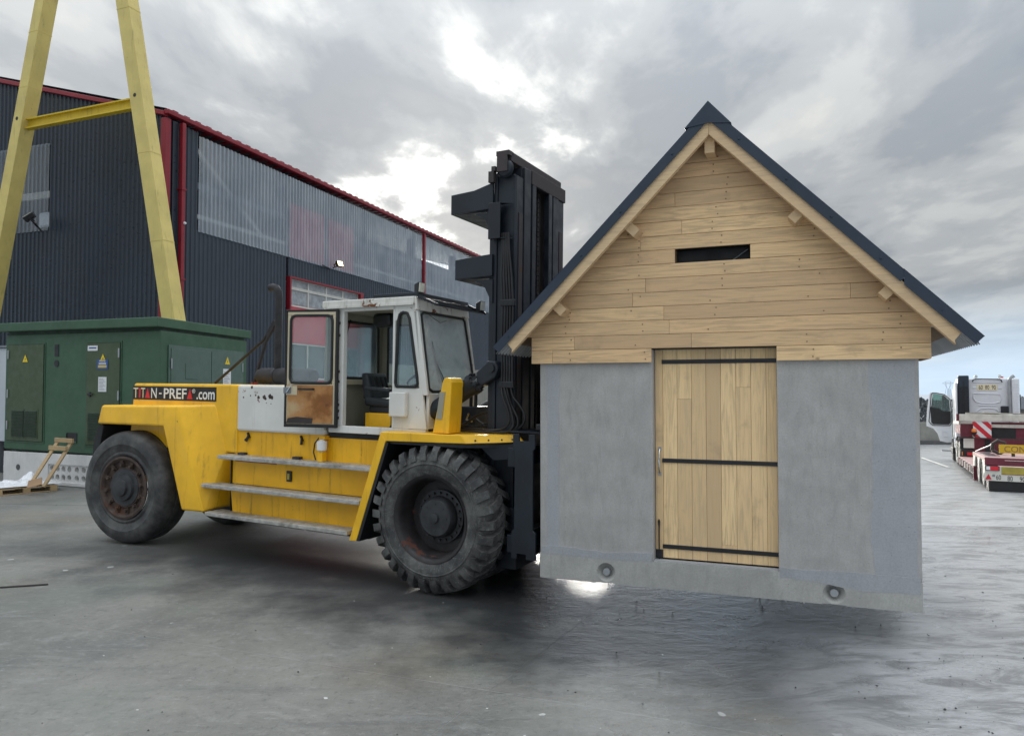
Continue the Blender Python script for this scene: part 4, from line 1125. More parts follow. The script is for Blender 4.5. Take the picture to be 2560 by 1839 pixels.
    hd = bx('door_handle', 'galv', 1.256, 1.286, .089, .097, 1.135, 1.175, door); 
    MB().box(1.256, 1.286, .089, .097, 1.39, 1.43).build('handle_plate', 'galv', hd, xf=hx)
    MB().tube([(1.271, .09, 1.16), (1.271, .055, 1.20), (1.271, .045, 1.28), (1.271, .055, 1.36), (1.271, .09, 1.405)], [.008, .009, .012, .009, .008], 8).build('handle_grip', 'chrome', hd, smooth=True, xf=hx)
    bp = bx('bolt_plate', 'black_metal', 1.228, 1.299, .089, .097, .285, .375, door)
    MB().tube([(1.262, .080, .272), (1.262, .080, .60)], .007, 6).tube([(1.262, .082, .60), (1.255, .082, .67), (1.262, .082, .685), (1.268, .082, .67), (1.264, .082, .60)], .006, 6).build('drop_bolt', 'black_metal', bp, xf=hx)
    bx('threshold', 'mortar', 1.222, 2.424, .006, .09, .2705, .278)
    # black sheet added inside so that the slot reads black
    MB().prism([(.2, .3), (W - .2, .3), (W - .2, 2.5), (CX + .9, 3.5), (CX - .9, 3.5), (.2, 2.5)], 'y', .16, .20).build('slot_blackout', 'black', root, xf=hx)
    # crumbs of concrete hanging along the lower slab edge
    cr = MB()
    for i in range(50):
        x = rnd.uniform(0, W); cr.sphere((x, rnd.uniform(-.006, .02), rnd.uniform(-.004, .004)), rnd.uniform(.004, .012), 5, 3)
    c = cr.build('slab_crumbs', 'conc_slab', root, xf=hx); c['kind'] = 'stuff'
make_hut()

# ================================================================== the heavy forklift
# frame: x forward, y away from the camera across the truck, z up (nose dipped a little by the load)
fk_m = frame_mat(Vector((-.817, 8.134, 0)), 27.9, .78)
def fk_ground(x): return x * math.tan(R(.78))
def make_forklift():
    root = empty('forklift', (0, 0, 0), mat4=fk_m, label='huge old yellow and white forklift with open cab door and black mast', cat='forklift')
    def bx(name, mat, x0, x1, y0, y1, z0, z1, par=root, bev=0.0, seg=2):
        return MB().box(x0, x1, y0, y1, z0, z1).build(name, mat, par, bevel=bev, seg=seg)
    rnd = random.Random(11)
    # ---------------- wheels
    def front_wheel(y0, loc_y, main=True):
        """lug tyre; local y 0 = outer face, axle along y"""
        w = .52; rc = .774
        rim = MB(); rim.lathe([(.47, .035), (.485, .02), (.455, .03), (.435, .06), (.42, .12), (.40, .30), (.22, .30), (.20, .22), (.0, .22)], n=40)
        rim.lathe([(.47, .49), (.42, .45), (.40, .32)], n=40)
        o = rim.build('wheel', 'rim_black', root, smooth=True, loc=(-.18, loc_y, fk_ground(-.18) + .825 * 1.045)); o.scale = (1.045, 1.0, 1.045)
        t = MB()
        t.lathe([(.46, .05), (.50, .022), (.57, .004), (.63, -.002), (.68, .010), (.712, .034), (.742, .078), (rc, .16), (rc + .005, .26), (rc, .36), (.742, .442), (.712, .486), (.68, .51), (.62, .52), (.50, .50), (.46, .47)], n=64)
        t.lathe([(.600, -.003), (.612, -.010), (.624, -.005)], n=64)
        nl = 30
        for side in (0, 1):
            for k in range(nl):
                a0 = 2 * math.pi * (k + .5 * side) / nl
                def pt(a, r, y):
                    yy = y if side == 0 else w - y
                    return (math.cos(a) * r, yy, math.sin(a) * r)
                j = rnd.uniform(-.008, .008)
                wa = .064; R1 = .826 + rnd.uniform(-.006, .004)
                s1 = .055
                # shoulder piece: down the sidewall
                for (ya, yb, ra0, ra1, rb0, rb1, sa, sb) in ((-.014, .05, .655, .745, .70, .812, 0, .01), (.05, .17, .70, .812, .74, R1, .01, s1), (.17, .275, .74, R1, .745, R1 + .004, s1, s1 + .075)):
                    A = [pt(a0 + sa - wa + j, ra0, ya), pt(a0 + sa + wa + j, ra0, ya), pt(a0 + sb + wa + j, rb0, yb), pt(a0 + sb - wa + j, rb0, yb),
                         pt(a0 + sa - wa * .82 + j, ra1, ya + .006), pt(a0 + sa + wa * .82 + j, ra1, ya + .006), pt(a0 + sb + wa * .82 + j, rb1, yb), pt(a0 + sb - wa * .82 + j, rb1, yb)]
                    t.hexa(A)
        t.build('tyre', 'tyre', o, smooth=True)
        if main:
            h = MB(); h.lathe([(.30, .31), (.30, .26), (.235, .25), (.225, .17), (.20, .14), (.06, .132), (.055, .105), (.0, .10)], n=32); hb = h.build('hub', 'hub_black', o, smooth=True)
            b = MB()
            for k in range(20):
                a = 2 * math.pi * k / 20; b.lathe([(.0, .228), (.014, .228), (.016, .25), (.016, .262)], (math.cos(a) * .265, 0, math.sin(a) * .265), 'y', 6)
            for k in range(8):
                a = 2 * math.pi * k / 8; b.lathe([(.0, .132), (.010, .133), (.012, .142)], (math.cos(a) * .15, 0, math.sin(a) * .15), 'y', 6)
            b.build('hub_bolts', 'hub_black', hb)['kind'] = 'stuff'
        return o
    front_wheel(0, 0.0); front_wheel(0, .60, False); front_wheel(0, 1.30, False); front_wheel(0, 1.88, False)
    MB().tube([(-.03, .3, .82), (-.03, 2.1, .82)], .22, 16).build('front_axle', 'black_mast', root, smooth=True)
    def rear_wheel(loc_y, steer, flip):
        rim = MB(); rim.lathe([(.455, .06), (.462, .035), (.43, .03), (.40, .05), (.385, .085), (.31, .10), (.29, .07), (.22, .07), (.20, .09)], n=40)
        o = rim.build('wheel', 'rim_rust', root, smooth=True, loc=(-5.82, loc_y, fk_ground(-5.82) + .83 * 1.04)); o.scale = (1.04, 1.0, 1.04)
        o.rotation_euler = (0, 0, steer + (math.pi if flip else 0))
        t = MB()
        t.lathe([(.44, .085), (.475, .050), (.50, .044), (.53, .060), (.58, .040), (.625, .028), (.633, .018), (.70, .020), (.765, .040), (.80, .075), (.822, .12), (.828, .16), (.83, .215), (.812, .222), (.812, .236), (.83, .243), (.83, .33), (.812, .337), (.812, .351), (.83, .358), (.826, .46), (.80, .52), (.74, .56), (.60, .58), (.46, .55)], n=72)
        t.build('tyre', 'tyre_slick', o, smooth=True)
        h = MB(); h.lathe([(.29, .10), (.27, .06), (.20, .055), (.185, .015), (.125, .005), (.115, -.03), (.06, -.045), (.0, -.045)], n=32); hb = h.build('hub', 'hub_black', o, smooth=True)
        b = MB()
        for k in range(12):
            a = 2 * math.pi * (k + .3) / 12
            c = (math.cos(a) * .335, 0, math.sin(a) * .335)
            b.lathe([(.0, .028), (.022, .028), (.026, .05), (.026, .10)], c, 'y', 6)
            # rim clamp
            d = Vector((math.cos(a), 0, math.sin(a))); p0 = Vector(c)
            b.bar((p0.x - d.x * .03, .085, p0.z - d.z * .03), (p0.x + d.x * .07, .065, p0.z + d.z * .07), .055, .03, (0, 1, 0))
        b.build('rim_clamps', 'rim_rust', hb)['kind'] = 'stuff'
        return o
    rear_wheel(.0, R(7.5), False); rear_wheel(2.38, R(7.5), True)
    MB().tube([(-5.63, .4, .72), (-5.63, 2.0, .72)], .13, 12).build('rear_axle', 'black_mast', root, smooth=True)
    # ---------------- chassis
    bx('chassis', 'black_mast', -6.0, .25, .62, 1.75, .62, 1.34, bev=.02)
    bx('underbody', 'black', -3.9, -1.4, .45, 1.95, .42, .62)
    # rear counterweight and fender
    bx('counterweight', 'yellow', -6.55, -5.9, .75, 1.7, .75, 2.0, bev=.06)
    A = (-6.53, 1.735); B = (-6.43, 2.03); Dp = (-4.66, 2.06); F = (-4.02, .575); E_ = (-4.50, .56); Cc = (-4.95, 1.75)
    mid = (-4.34, 1.32)
    r0 = [A, B, Dp, mid, F, E_, Cc]
    r1 = [A, B, (-4.17, 2.085), (-3.94, 1.42), (-4.10, .58), E_, Cc]
    mb = MB(); mb.loft([[(x, y, z) for x, z in r] for r, y in ((r0, .045), (r1, .36), (r1, .75))])
    mb.build('rear_fender', 'yellow_clean', root, bevel=.035, seg=3, smooth=True)
    MB().loft([[(x, y, z) for x, z in [(a, b) for a, b in r1]] for y in (1.65, 2.33)]).build('rear_fender', 'yellow_clean', root, bevel=.03)
    mb = MB(); mb.prism([(-6.50, 1.73), (-6.60, 1.66), (-6.70, 1.45), (-6.72, 1.22), (-6.60, 1.18), (-6.55, 1.30), (-6.45, 1.70)], 'y', .10, .62); mb.build('mud_flap', 'black_rubber', root, bevel=.01)
    bx('wheel_arch_liner', 'black', -6.4, -4.6, .62, .70, .9, 1.74)
    MB().lathe([(.085, 0), (.085, .06), (.06, .075), (.0, .075)], (-5.55, .5, 2.06), 'z', 16).build('filler_cap', 'black_rubber', root, smooth=True)
    # engine hood
    hood = MB().hexa([(-6.17, .35, 1.4), (-3.735, .35, 1.4), (-3.735, 2.05, 1.4), (-6.17, 2.05, 1.4), (-6.08, .35, 2.378), (-3.735, .35, 2.378), (-3.735, 2.05, 2.378), (-6.08, 2.05, 2.378)]).build('engine_hood', 'yellow_clean', root, bevel=.025)
    # name board
    y = .3455
    pl = bx('name_board', 'ink', -6.105, -4.18, .3455, .3495, 2.125, 2.335, hood)
    sx = lambda zx: -6.105 + (zx - 843) / (1375 - 843) * 1.925
    z0, z1 = 2.152, 2.308
    T3 = lambda x, z, l: (x, .3450 - l, z)
    def word(s, a, b, m, za=z0, zb=z1, bold=.012): place_text(s, 'letter', m, pl, sx(a), sx(b), za, zb, T3, bold)
    word('T', 849, 882, 'ink_cream', bold=.0); word('I', 888, 898, 'ink_red', bold=.0); word('T', 902, 928, 'ink_cream', bold=.0)
    MB().prism([(sx(929), z0), (sx(962), z0), (sx(946), z1)], 'y', .342, .345).build('letter', 'ink_red', pl)
    word('N', 970, 1006, 'ink_white', bold=.0); MB().prism([(sx(1022), 2.215), (sx(1038), 2.215), (sx(1038), 2.237), (sx(1022), 2.237)], 'y', .342, .345).build('letter', 'ink_white', pl)
    word('PREF', 1053, 1197, 'ink_white')
    MB().prism([(sx(1200), z0), (sx(1234), z0), (sx(1218), z1)], 'y', .342, .345).build('letter', 'ink_red', pl)
    word('\u00ae', 1231, 1250, 'ink_white', 2.24, 2.305, .0)
    word('.com', 1259, 1367, 'ink_white', 2.150, 2.265)
    # white engine section
    wh = bx('white_hood', 'white', -3.73, -2.06, .335, 2.04, 1.725, 2.375, bev=.03)
    rs = MB()
    for px_, pz, r in ((-3.46, 2.225, .012), (-3.36, 2.235, .014), (-3.30, 2.205, .026), (-3.19, 2.21, .034), (-3.165, 2.19, .02), (-3.085, 2.22, .034), (-3.045, 2.205, .026), (-3.44, 2.345, .022), (-3.6, 2.20, .014), (-3.15, 2.13, .008), (-3.06, 2.12, .008)):
        n = 9; ring = [(px_ + math.cos(2 * math.pi * i / n) * r * rnd.uniform(.7, 1.2), pz + math.sin(2 * math.pi * i / n) * r * rnd.uniform(.7, 1.3)) for i in range(n)]
        rs.prism(ring, 'y', .3335, .3348)
    rs.build('rust_spots', 'rim_rust', wh)
    # yellow band under the hood and stepped side tank
    band = bx('side_band', 'yellow', -3.80, -.95, .375, .60, 1.36, 1.725)
    for x in (-3.50, -2.49):
        c = MB(); c.bar((x - .03, .36, 1.70), (x + .01, .36, 1.63), .03, .02); c.bar((x, .35, 1.66), (x - .04 if x < -3 else x, .34, 1.58), .02, .03); c.sphere((x - .05 if x < -3 else x, .345, 1.60), .022, 6, 4); c.build('hood_latch', 'black_metal', band)
    for x in (-3.6, -2.55): bx('latch_catch', 'black_rust', x - .06, x + .06, .30, .37, 1.385, 1.42, band)
    rv = MB(); rv.lathe([(.0, 1.675), (.03, 1.675), (.034, 1.66), (.062, 1.655), (.068, 1.64), (.066, 1.54), (.05, 1.525), (.0, 1.525)], (-2.07, .285, 0), 'z', 16); rv = rv.build('fluid_reservoir', 'white_pvc', root, smooth=True)
    bx('reservoir_bracket', 'yellow', -2.12, -2.02, .28, .375, 1.68, 1.72, rv); bx('reservoir_foot', 'yellow', -2.115, -2.03, .25, .33, 1.39, 1.52, rv)
    MB().tube([(-2.13, .3, 1.70), (-2.20, .29, 1.62), (-2.22, .29, 1.50), (-2.19, .3, 1.40)], .009, 6).build('reservoir_hose', 'hose', rv)
    tank = bx('side_tank', 'yellow', -3.76, -1.12, .31, .62, .98, 1.335)
    MB().hexa([(-3.70, .28, .50), (-1.42, .28, .50), (-1.42, .62, .50), (-3.70, .62, .50), (-3.76, .28, .93), (-1.28, .28, .93), (-1.28, .62, .93), (-3.76, .62, .93)]).build('side_tank_lower', 'yellow', root)
    lv = bx('level_gauge', 'black_metal', -2.70, -2.61, .285, .309, 1.08, 1.225, root, .008)
    bx('gauge_window', 'plate_olive', -2.675, -2.635, .280, .284, 1.11, 1.19, lv)
    bx('rust_strip', 'red_trim', -3.70, -2.9, .300, .309, 1.295, 1.335)
    bx('fender_seam', 'ink', -3.775, -3.763, .285, .34, .55, 1.33)
    for x0, x1, y0, y1, z in ((-3.86, -1.07, .12, .372, 1.385), (-4.10, -1.24, .055, .30, .975), (-4.0, -1.42, .045, .34, .588)):
        st = bx('step', 'chequer', x0, x1, y0, y1, z - .052, z, bev=.006)
        # raised lozenges on tread and nosing
        dm = MB(); n = int((x1 - x0) / .055)
        for i in range(n):
            for j in range(int((y1 - y0) / .055)):
                cxx = x0 + .03 + i * .055; cy_ = y0 + .03 + j * .055; s = 1 if (i + j) % 2 else -1
                dm.bar((cxx - .016, cy_ - .011 * s, z + .001), (cxx + .016, cy_ + .011 * s, z + .001), .008, .004)
            cxx = x0 + .03 + i * .055; s = 1 if i % 2 else -1
            dm.bar((cxx - .016, y0 - .001, z - .026 - .014 * s), (cxx + .016, y0 - .001, z - .026 + .014 * s), .008, .005, (0, 1, 0))
        d_ = dm.build('tread_lozenges', 'chequer', st); d_['kind'] = 'stuff'
    # ---------------- front fender
    ff = MB(); ff.prism([(-.91, 1.835), (.23, 1.847), (.31, 1.752), (-.83, 1.73)], 'y', .03, .055)
    ff.box(-.90, .24, .055, 1.16, 1.80, 1.838)
    ff.prism([(-.91, 1.835), (-.83, 1.73), (-1.255, .49), (-1.37, .485)], 'y', .03, .60)
    ff.hexa([(.31, .03, 1.752), (.86, .36, 1.775), (.85, .40, 1.775), (.30, .07, 1.755), (.23, .03, 1.847), (.79, .36, 1.853), (.78, .40, 1.853), (.22, .07, 1.847)])
    ff.add([(.23, .06, 1.846), (.79, .39, 1.852), (.6, 1.1, 1.852), (.23, 1.1, 1.846)], [(0, 1, 2, 3)])
    ff.build('front_fender', 'yellow_clean', root, bevel=.006, seg=1)
    bo = MB()
    for t in (.18, .42, .66, .85):
        bo.sphere((.29 + .53 * t, .028 + .33 * t, 1.785 + .02 * t), .012, 6, 4)
    bo.build('fender_bolts', 'black_rust', root)
    MB().prism([(-.90, 1.72), (-.82, 1.725), (-1.24, .50), (-1.34, .50)], 'y', .032, 1.15).build('fender_inner', 'black', root, xf=lambda p: (p[0] + .03, p[1] + .002, p[2] - .008))
    bx('well_light_block', 'black', -1.32, -.98, .62, 1.16, .55, 1.74); MB().prism([(-.86, .06), (.24, .06), (.72, .42), (.60, 1.15), (-.86, 1.15)], 'z', 1.70, 1.798).build('wheel_well_roof', 'black', root); bx('arch_plate', 'black', -1.3, .62, 1.17, 1.27, .9, 1.80)  # first box: added black behind the fender leg to block light
    MB().prism([(.28, 1.735), (.90, 1.76), (.885, 1.59), (.50, 1.555)], 'y', .30, .60).build('mud_guard', 'black_mast', root, bevel=.004)
    # far side fender and wheel cover, seen under the mast
    bx('front_fender', 'yellow', -.9, .6, 1.3, 2.36, 1.80, 1.84)
    # ---------------- tilt cylinder tower
    tw = MB().prism([(-.22, 1.846), (.005, 1.846), (.037, 2.44), (.018, 2.485), (-.02, 2.497), (-.06, 2.492), (-.088, 2.45)], 'y', .12, .385).build('cylinder_guard', 'yellow_clean', root, bevel=.012)
    MB().hexa([(-.165, .112, 2.01), (-.085, .112, 2.01), (-.085, .119, 2.01), (-.165, .119, 2.01), (-.118, .112, 2.33), (-.045, .112, 2.33), (-.045, .119, 2.33), (-.118, .119, 2.33)]).build('data_plate', 'cream_dark', tw)
    MB().tube([(-.46, .48, 2.075), (.13, .48, 2.43)], .112, 18).tube([(.09, .48, 2.406), (.15, .48, 2.442)], .132, 18).build('tilt_cylinder', 'black_mast', root, smooth=True)
    bt = MB()
    for k in range(10):
        a = 2 * math.pi * k / 10; ax = Vector((.59, 0, .355)).normalized(); e1 = Vector((0, 1, 0)); e2 = ax.cross(e1)
        c = Vector((.155, .48, 2.445)) + (e1 * math.cos(a) + e2 * math.sin(a)) * .112
        bt.tube([c - ax * .03, c + ax * .022], .015, 6)
    bt.build('cylinder_bolts', 'black_metal', root)
    MB().tube([(.12, .48, 2.424), (.26, .48, 2.51)], .045, 14).build('piston_rod', 'chrome', root, smooth=True)
    cl = MB(); cl.prism([(.20, 2.44), (.27, 2.40), (.45, 2.50), (.495, 2.60), (.455, 2.695), (.36, 2.705), (.19, 2.56)], 'y', .40, .56); cl = cl.build('cylinder_clevis', 'black_mast', root, bevel=.02)
    MB().lathe([(.0, .375), (.05, .375), (.05, .59), (.0, .59)], (.40, 0, 2.61), 'y', 14).build('clevis_pin', 'black_metal', cl)
    # far tilt cylinder
    MB().tube([(-.55, 1.9, 2.05), (.05, 1.9, 2.38)], .11, 14).tube([(.05, 1.9, 2.38), (.3, 1.9, 2.52)], .05, 10).build('tilt_cylinder', 'black_mast', root, smooth=True)
    # ---------------- mast
    def ch(name, x0, x1, y0, y1, z0, z1, mat='black_mast', bev=.006): return bx(name, mat, x0, x1, y0, y1, z0, z1, root, bev, 1)
    for far in (0, 1):
        Y = (lambda a, b: (2.37 - b, 2.37 - a)) if far else (lambda a, b: (a, b))
        def chy(name, x0, x1, a, b, z0, z1, mat='black_mast'):
            y0, y1 = Y(a, b); return ch(name, x0, x1, y0, y1, z0, z1, mat)
        # outer channel: web and flanges
        chy('outer_upright', .355, .400, .50, .68, .38, 4.93); chy('outer_upright', .400, .62, .52, .55, .38, 4.90); chy('outer_upright', .62, .655, .505, .68, .38, 4.88)
        # inner channel
        chy('inner_upright', .43, .46, .57, .84, .30, 5.02); chy('inner_upright', .46, .63, .685, .715, .30, 5.02); chy('inner_upright', .63, .668, .69, .86, .30, 5.02)
        chy('inner_upright', .60, .672, .90, 1.0, .30, 4.98)
        chy('roller_strip', .656, .664, .56, .66, .6, 4.45, 'black_rust')
    # lift cylinders and chains between the uprights
    MB().tube([(.50, .62, .4), (.50, .62, 4.55)], .06, 12).build('lift_cylinder', 'black_metal', root, smooth=True)
    MB().tube([(.50, 1.75, .4), (.50, 1.75, 4.55)], .06, 12).build('lift_cylinder', 'black_metal', root, smooth=True)
    ch('mast_plate', .47, .52, 1.0, 1.38, .6, 4.95); ch('mast_plate', .50, .54, 1.38, 1.70, .5, 4.97, 'black_rust')
    for y in (1.12, 1.28):
        c = MB(); z = .9
        while z < 4.9:
            c.box(.548, .566, y - .02, y + .02, z, z + .05); z += .062
        o = c.build('lift_chain', 'black_rust', root)
    # crosshead and sheave
    ch('crosshead', .40, .60, .48, 1.90, 5.04, 5.155, 'black_rust'); ch('crosshead_face', .605, .675, .88, 1.88, 4.86, 5.035, 'black_rust')
    sv = MB(); sv.lathe([(.0, .43), (.085, .43), (.10, .44), (.108, .455), (.085, .47), (.108, .485), (.10, .50), (.0, .50)], (.515, 0, 4.965), 'y', 28); sv = sv.build('chain_sheave', 'black_mast', root, smooth=True)
    bx('sheave_cheek', 'black_rust', .44, .575, .405, .425, 4.915, 5.10, sv)
    bx('sheave_cheek', 'black_rust', .43, .60, .405, .52, 5.10, 5.155, sv)
    # rearward ties wrapping round the back of the mast
    for z0, z1, xb, zr in ((4.485, 4.725, -.225, 4.815), (3.685, 3.925, -.155, 3.965)):
        m_ = MB(); m_.prism([(xb, z0), (.36, z0 + .02), (.36, zr), (.10, z1 + .022), (xb, z1)], 'y', .46, .50)
        m_.box(xb, xb + .03, .50, 1.90, z0, z1); m_.box(xb + .03, .35, .50, 1.90, z0 + .001, z0 + .03); m_.prism([(xb, z0), (.36, z0 + .02), (.36, zr), (.10, z1 + .022), (xb, z1)], 'y', 1.90, 1.94)
        m_.box(xb + .03, .34, .50, 1.90, z1 - .04, z1 - .02)
        m_.build('mast_tie', 'black_mast', root, bevel=.004, seg=1)
        g = MB(); g.prism([(.10, z0 - .02), (.36, z0 - .02), (.36, z0 - .30), (.31, z0 - .22), (.24, z0 - .08)], 'y', .48, .52); g.build('tie_gusset', 'black_mast', root)
    ch('rear_post', .29, .354, .52, .72, .8, 4.48); ch('rear_post', .29, .354, 1.65, 1.85, .8, 4.48)
    bx('stop_block', 'black_rust', .33, .40, .40, .47, 4.80, 4.93); bx('stop_block', 'black_rust', .37, .42, .40, .47, 4.931, 4.985)
    # hose guide box
    hb = MB(); hb.box(.335, .495, .40, .412, 4.13, 4.555); hb.hexa([(.335, .412, 4.13), (.495, .412, 4.13), (.62, .50, 4.13), (.46, .50, 4.13), (.335, .412, 4.14), (.495, .412, 4.14), (.62, .50, 4.14), (.46, .50, 4.14)])
    hb.hexa([(.335, .412, 4.545), (.495, .412, 4.545), (.62, .50, 4.545), (.46, .50, 4.545), (.335, .412, 4.555), (.495, .412, 4.555), (.62, .50, 4.555), (.46, .50, 4.555)])
    hb.box(.335, .345, .412, .48, 4.13, 4.55); hb.build('hose_box', 'black_mast', root, bevel=.003, seg=1)
    for z in (2.385, 3.34):
        c = bx('hose_clamp', 'black_metal', .475, .665, .455, .50, z, z + .075, root, .006)
        b = MB()
        for x in (.50, .56, .62): b.lathe([(.014, .452), (.026, .452), (.026, .456)], (x, 0, z + .037), 'y', 10, True)
        b.build('clamp_rings', 'black_metal', c)
    # hydraulic hoses: up the mast, and looping down to the valve block
    for i, x in enumerate((.50, .535, .57, .605, .64)):
        top = .49 + .022 * i
        MB().tube([(x, .478, 2.40), (x - .002, .478, 2.9), (x, .478, 3.36), (x - .02 + i * .0, .47, 3.7), (top + .01, .465, 4.0), (top, .46, 4.2)], .013 if i != 1 else .015, 7).build('hydraulic_hose', 'hose', root, smooth=True)
    def hose(pts, r=.015):
        # smooth the polyline
        P = [Vector(p) for p in pts]
        for _ in range(2):
            q = [P[0]]
            for a, b in zip(P, P[1:]): q += [a * .75 + b * .25, a * .25 + b * .75]
            q.append(P[-1]); P = q
        return MB().tube(P, r, 7).build('hydraulic_hose', 'hose', root, smooth=True)
    hose([(.535, .475, 2.40), (.58, .46, 2.28), (.66, .44, 2.10), (.70, .43, 1.95), (.62, .42, 1.87), (.44, .41, 1.862), (.2, .40, 1.868), (-.1, .40, 1.875)], .016)
    hose([(.50, .475, 2.40), (.53, .45, 2.28), (.62, .43, 2.12), (.645, .43, 1.98), (.55, .42, 1.90), (.38, .41, 1.885), (.2, .43, 1.90), (-.1, .43, 1.90)])
    hose([(.57, .48, 2.40), (.60, .48, 2.25), (.68, .47, 2.12), (.74, .46, 2.02), (.72, .46, 1.92), (.60, .45, 1.875), (.4, .45, 1.875)])
    hose([(.62, .48, 2.40), (.65, .48, 2.28), (.74, .47, 2.20), (.82, .47, 2.08), (.80, .47, 1.96), (.68, .46, 1.89)])
    hose([(.38, .55, 2.085), (.26, .56, 2.10), (.10, .57, 2.04), (-.06, .57, 1.93), (-.2, .57, 1.88)], .019)
    hose([(.40, .6, 1.98), (.25, .62, 1.92), (.05, .64, 1.90), (-.2, .64, 1.92)], .017)
    hose([(.36, .75, 2.05), (.22, .75, 1.95), (.10, .75, 1.93), (.0, .75, 2.0)], .012)
    hose([(-.06, .7, 2.03), (.1, .65, 1.98), (.25, .6, 1.88)], .008)
    vb = bx('valve_block', 'black_mast', -.30, -.08, .85, 1.3, 1.84, 2.14, root, .01)
    MB().tube([(-.20, .95, 2.14), (-.19, .95, 2.5)], .022, 8).tube([(-.13, .95, 2.14), (-.12, .95, 2.5)], .022, 8).build('valve_pipes', 'black_metal', vb)
    MB().tube([(-.14, .80, 2.06), (-.17, .80, 1.98), (-.08, .78, 1.96)], .012, 8).build('pipe_fitting', 'chrome', vb)
    bx('front_deck', 'black_mast', -.95, .36, .45, 1.95, 1.72, 1.80)
    ch('mast_foot', .28, .72, .46, .98, .30, 1.0); ch('mast_foot', .28, .72, 1.4, 1.92, .30, 1.0)
    # ---------------- carriage and forks
    cp = MB(); cp.prism([(.80, .505), (.865, .505), (.865, .56), (.98, .56), (.98, .505), (1.095, .505), (1.095, .80), (1.06, .83), (1.05, 1.70), (1.075, 1.72), (1.075, 1.875), (1.00, 1.875), (1.00, 1.80), (.88, 1.80), (.88, 1.875), (.805, 1.875), (.805, 1.70), (.83, 1.68), (.83, .83), (.80, .80)], 'y', .20, .235)
    cp.build('carriage_plate', 'black_mast', root, bevel=.003, seg=1)
    bx('carriage_bar', 'black_mast', .72, .86, .236, 2.1, 1.50, 1.72, root, .01); bx('carriage_bar', 'black_mast', .72, .86, .236, 2.1, .55, .75, root, .01)
    bx('carriage_back', 'black', .68, .715, .5, 1.9, .5, 1.85)
    bx('carriage_top', 'black_mast', .69, 1.08, .34, .9, 1.88, 1.90); bx('shift_cylinder', 'black_metal', 1.0, 1.10, .36, .50, 1.905, 1.99, root, .02)
    for y in (.80, 1.42):
        f = MB(); f.prism([(.865, .25), (2.7, .325), (2.7, .358), (.96, .336), (.96, 1.75), (.865, 1.75)], 'y', y, y + .22); f.build('fork', 'black_mast', root, bevel=.006, seg=1)
    # ---------------- cab
    bx('cab_floor', 'black_rubber', -2.04, -.48, .37, 1.42, 1.70, 1.835)
    bx('door_sill', 'white', -1.98, -.44, .300, .365, 1.775, 1.868, root, .008)
    bx('rear_post', 'white', -1.855, -1.745, .298, .375, 1.868, 3.395, root, .01)
    hp = MB()
    for z in (1.95, 2.04, 2.12, 2.42, 2.55, 3.02, 3.18): hp.box(-1.83, -1.80, .288, .298, z, z + .035)
    hp.build('hinge_marks', 'rim_rust', root)
    bx('door_header', 'white', -1.745, -.93, .300, .36, 3.345, 3.395)
    # front side panel around the tapered quarter window
    def spx(poly, y0=.300, y1=.335, name='side_panel', mat='white', par=root, bev=.004): return MB().prism(poly, 'y', y0, y1).build(name, mat, par, bevel=bev, seg=1)
    spx([(-.955, 1.868), (-.918, 1.868), (-.918, 3.395), (-.955, 3.395)])
    spx([(-.918, 1.868), (-.425, 1.868), (-.475, 2.18), (-.502, 2.365), (-.918, 2.365)])
    spx([(-.918, 3.31), (-.603, 3.31), (-.615, 3.395), (-.918, 3.395)])
    spx([(-.545, 2.365), (-.502, 2.365), (-.603, 3.31), (-.745, 3.31), (-.70, 3.24)])
    spx([(-.918, 3.2), (-.885, 3.2), (-.85, 3.31), (-.918, 3.31)])
    win = [(-.90, 2.42), (-.875, 2.385), (-.60, 2.385), (-.565, 2.42), (-.575, 2.5), (-.70, 3.22), (-.735, 3.285), (-.80, 3.30), (-.85, 3.275), (-.868, 3.21), (-.90, 2.45)]
    MB().tube([(x, .298, z) for x, z in win] + [(win[0][0], .298, win[0][1])], .020, 7).build('window_gasket', 'black_rubber', root, smooth=True)
    spx(win[:-1], .312, .316, 'quarter_window', 'glass', root, 0)
    spx([(-.70, 1.87), (-.425, 1.87), (-.475, 2.18), (-.66, 1.99)], .292, .299, 'corner_plate', 'white')
    sbx = bx('side_box', 'white', -.945, -.70, .225, .299, 2.015, 2.315, root, .012)
    # roof, header, pillars
    bx('cab_roof', 'white_roof', -2.09, -.62, .262, 1.52, 3.400, 3.490, root, .012)
    bx('roof_drip', 'white_roof', -2.05, -.62, .250, .262, 3.385, 3.415)
    bx('roof_lining', 'cream_dark', -2.0, -.7, .37, 1.42, 3.36, 3.398)
    MB().hexa([(-.62, .28, 3.32), (-.575, .28, 3.32), (-.575, 1.50, 3.32), (-.62, 1.50, 3.32), (-.62, .28, 3.49), (-.60, .28, 3.49), (-.60, 1.50, 3.49), (-.62, 1.50, 3.49)]).build('front_header', 'white_roof', root, bevel=.008)
    # windscreen, leaning back
    def ws(y, z): return (-.43 - (z - 2.30) * .165, y, z)
    o_ = [ws(.345, 2.30), ws(1.445, 2.30), ws(1.40, 3.33), ws(.36, 3.33)]
    g_ = [ws(.36, 2.36), ws(.42, 2.33), ws(1.38, 2.34), ws(1.43, 2.38), ws(1.395, 3.27), ws(1.36, 3.305), ws(.44, 3.305), ws(.385, 3.27), ws(.36, 2.36)]
    MB().tube(g_, .019, 7).build('windscreen_gasket', 'black_rubber', root, smooth=True)
    MB().add([p for p in o_] + [(p[0] - .006, p[1], p[2]) for p in o_], [(0, 1, 2, 3), (7, 6, 5, 4)]).build('windscreen', 'glass_dust_sheen', root)
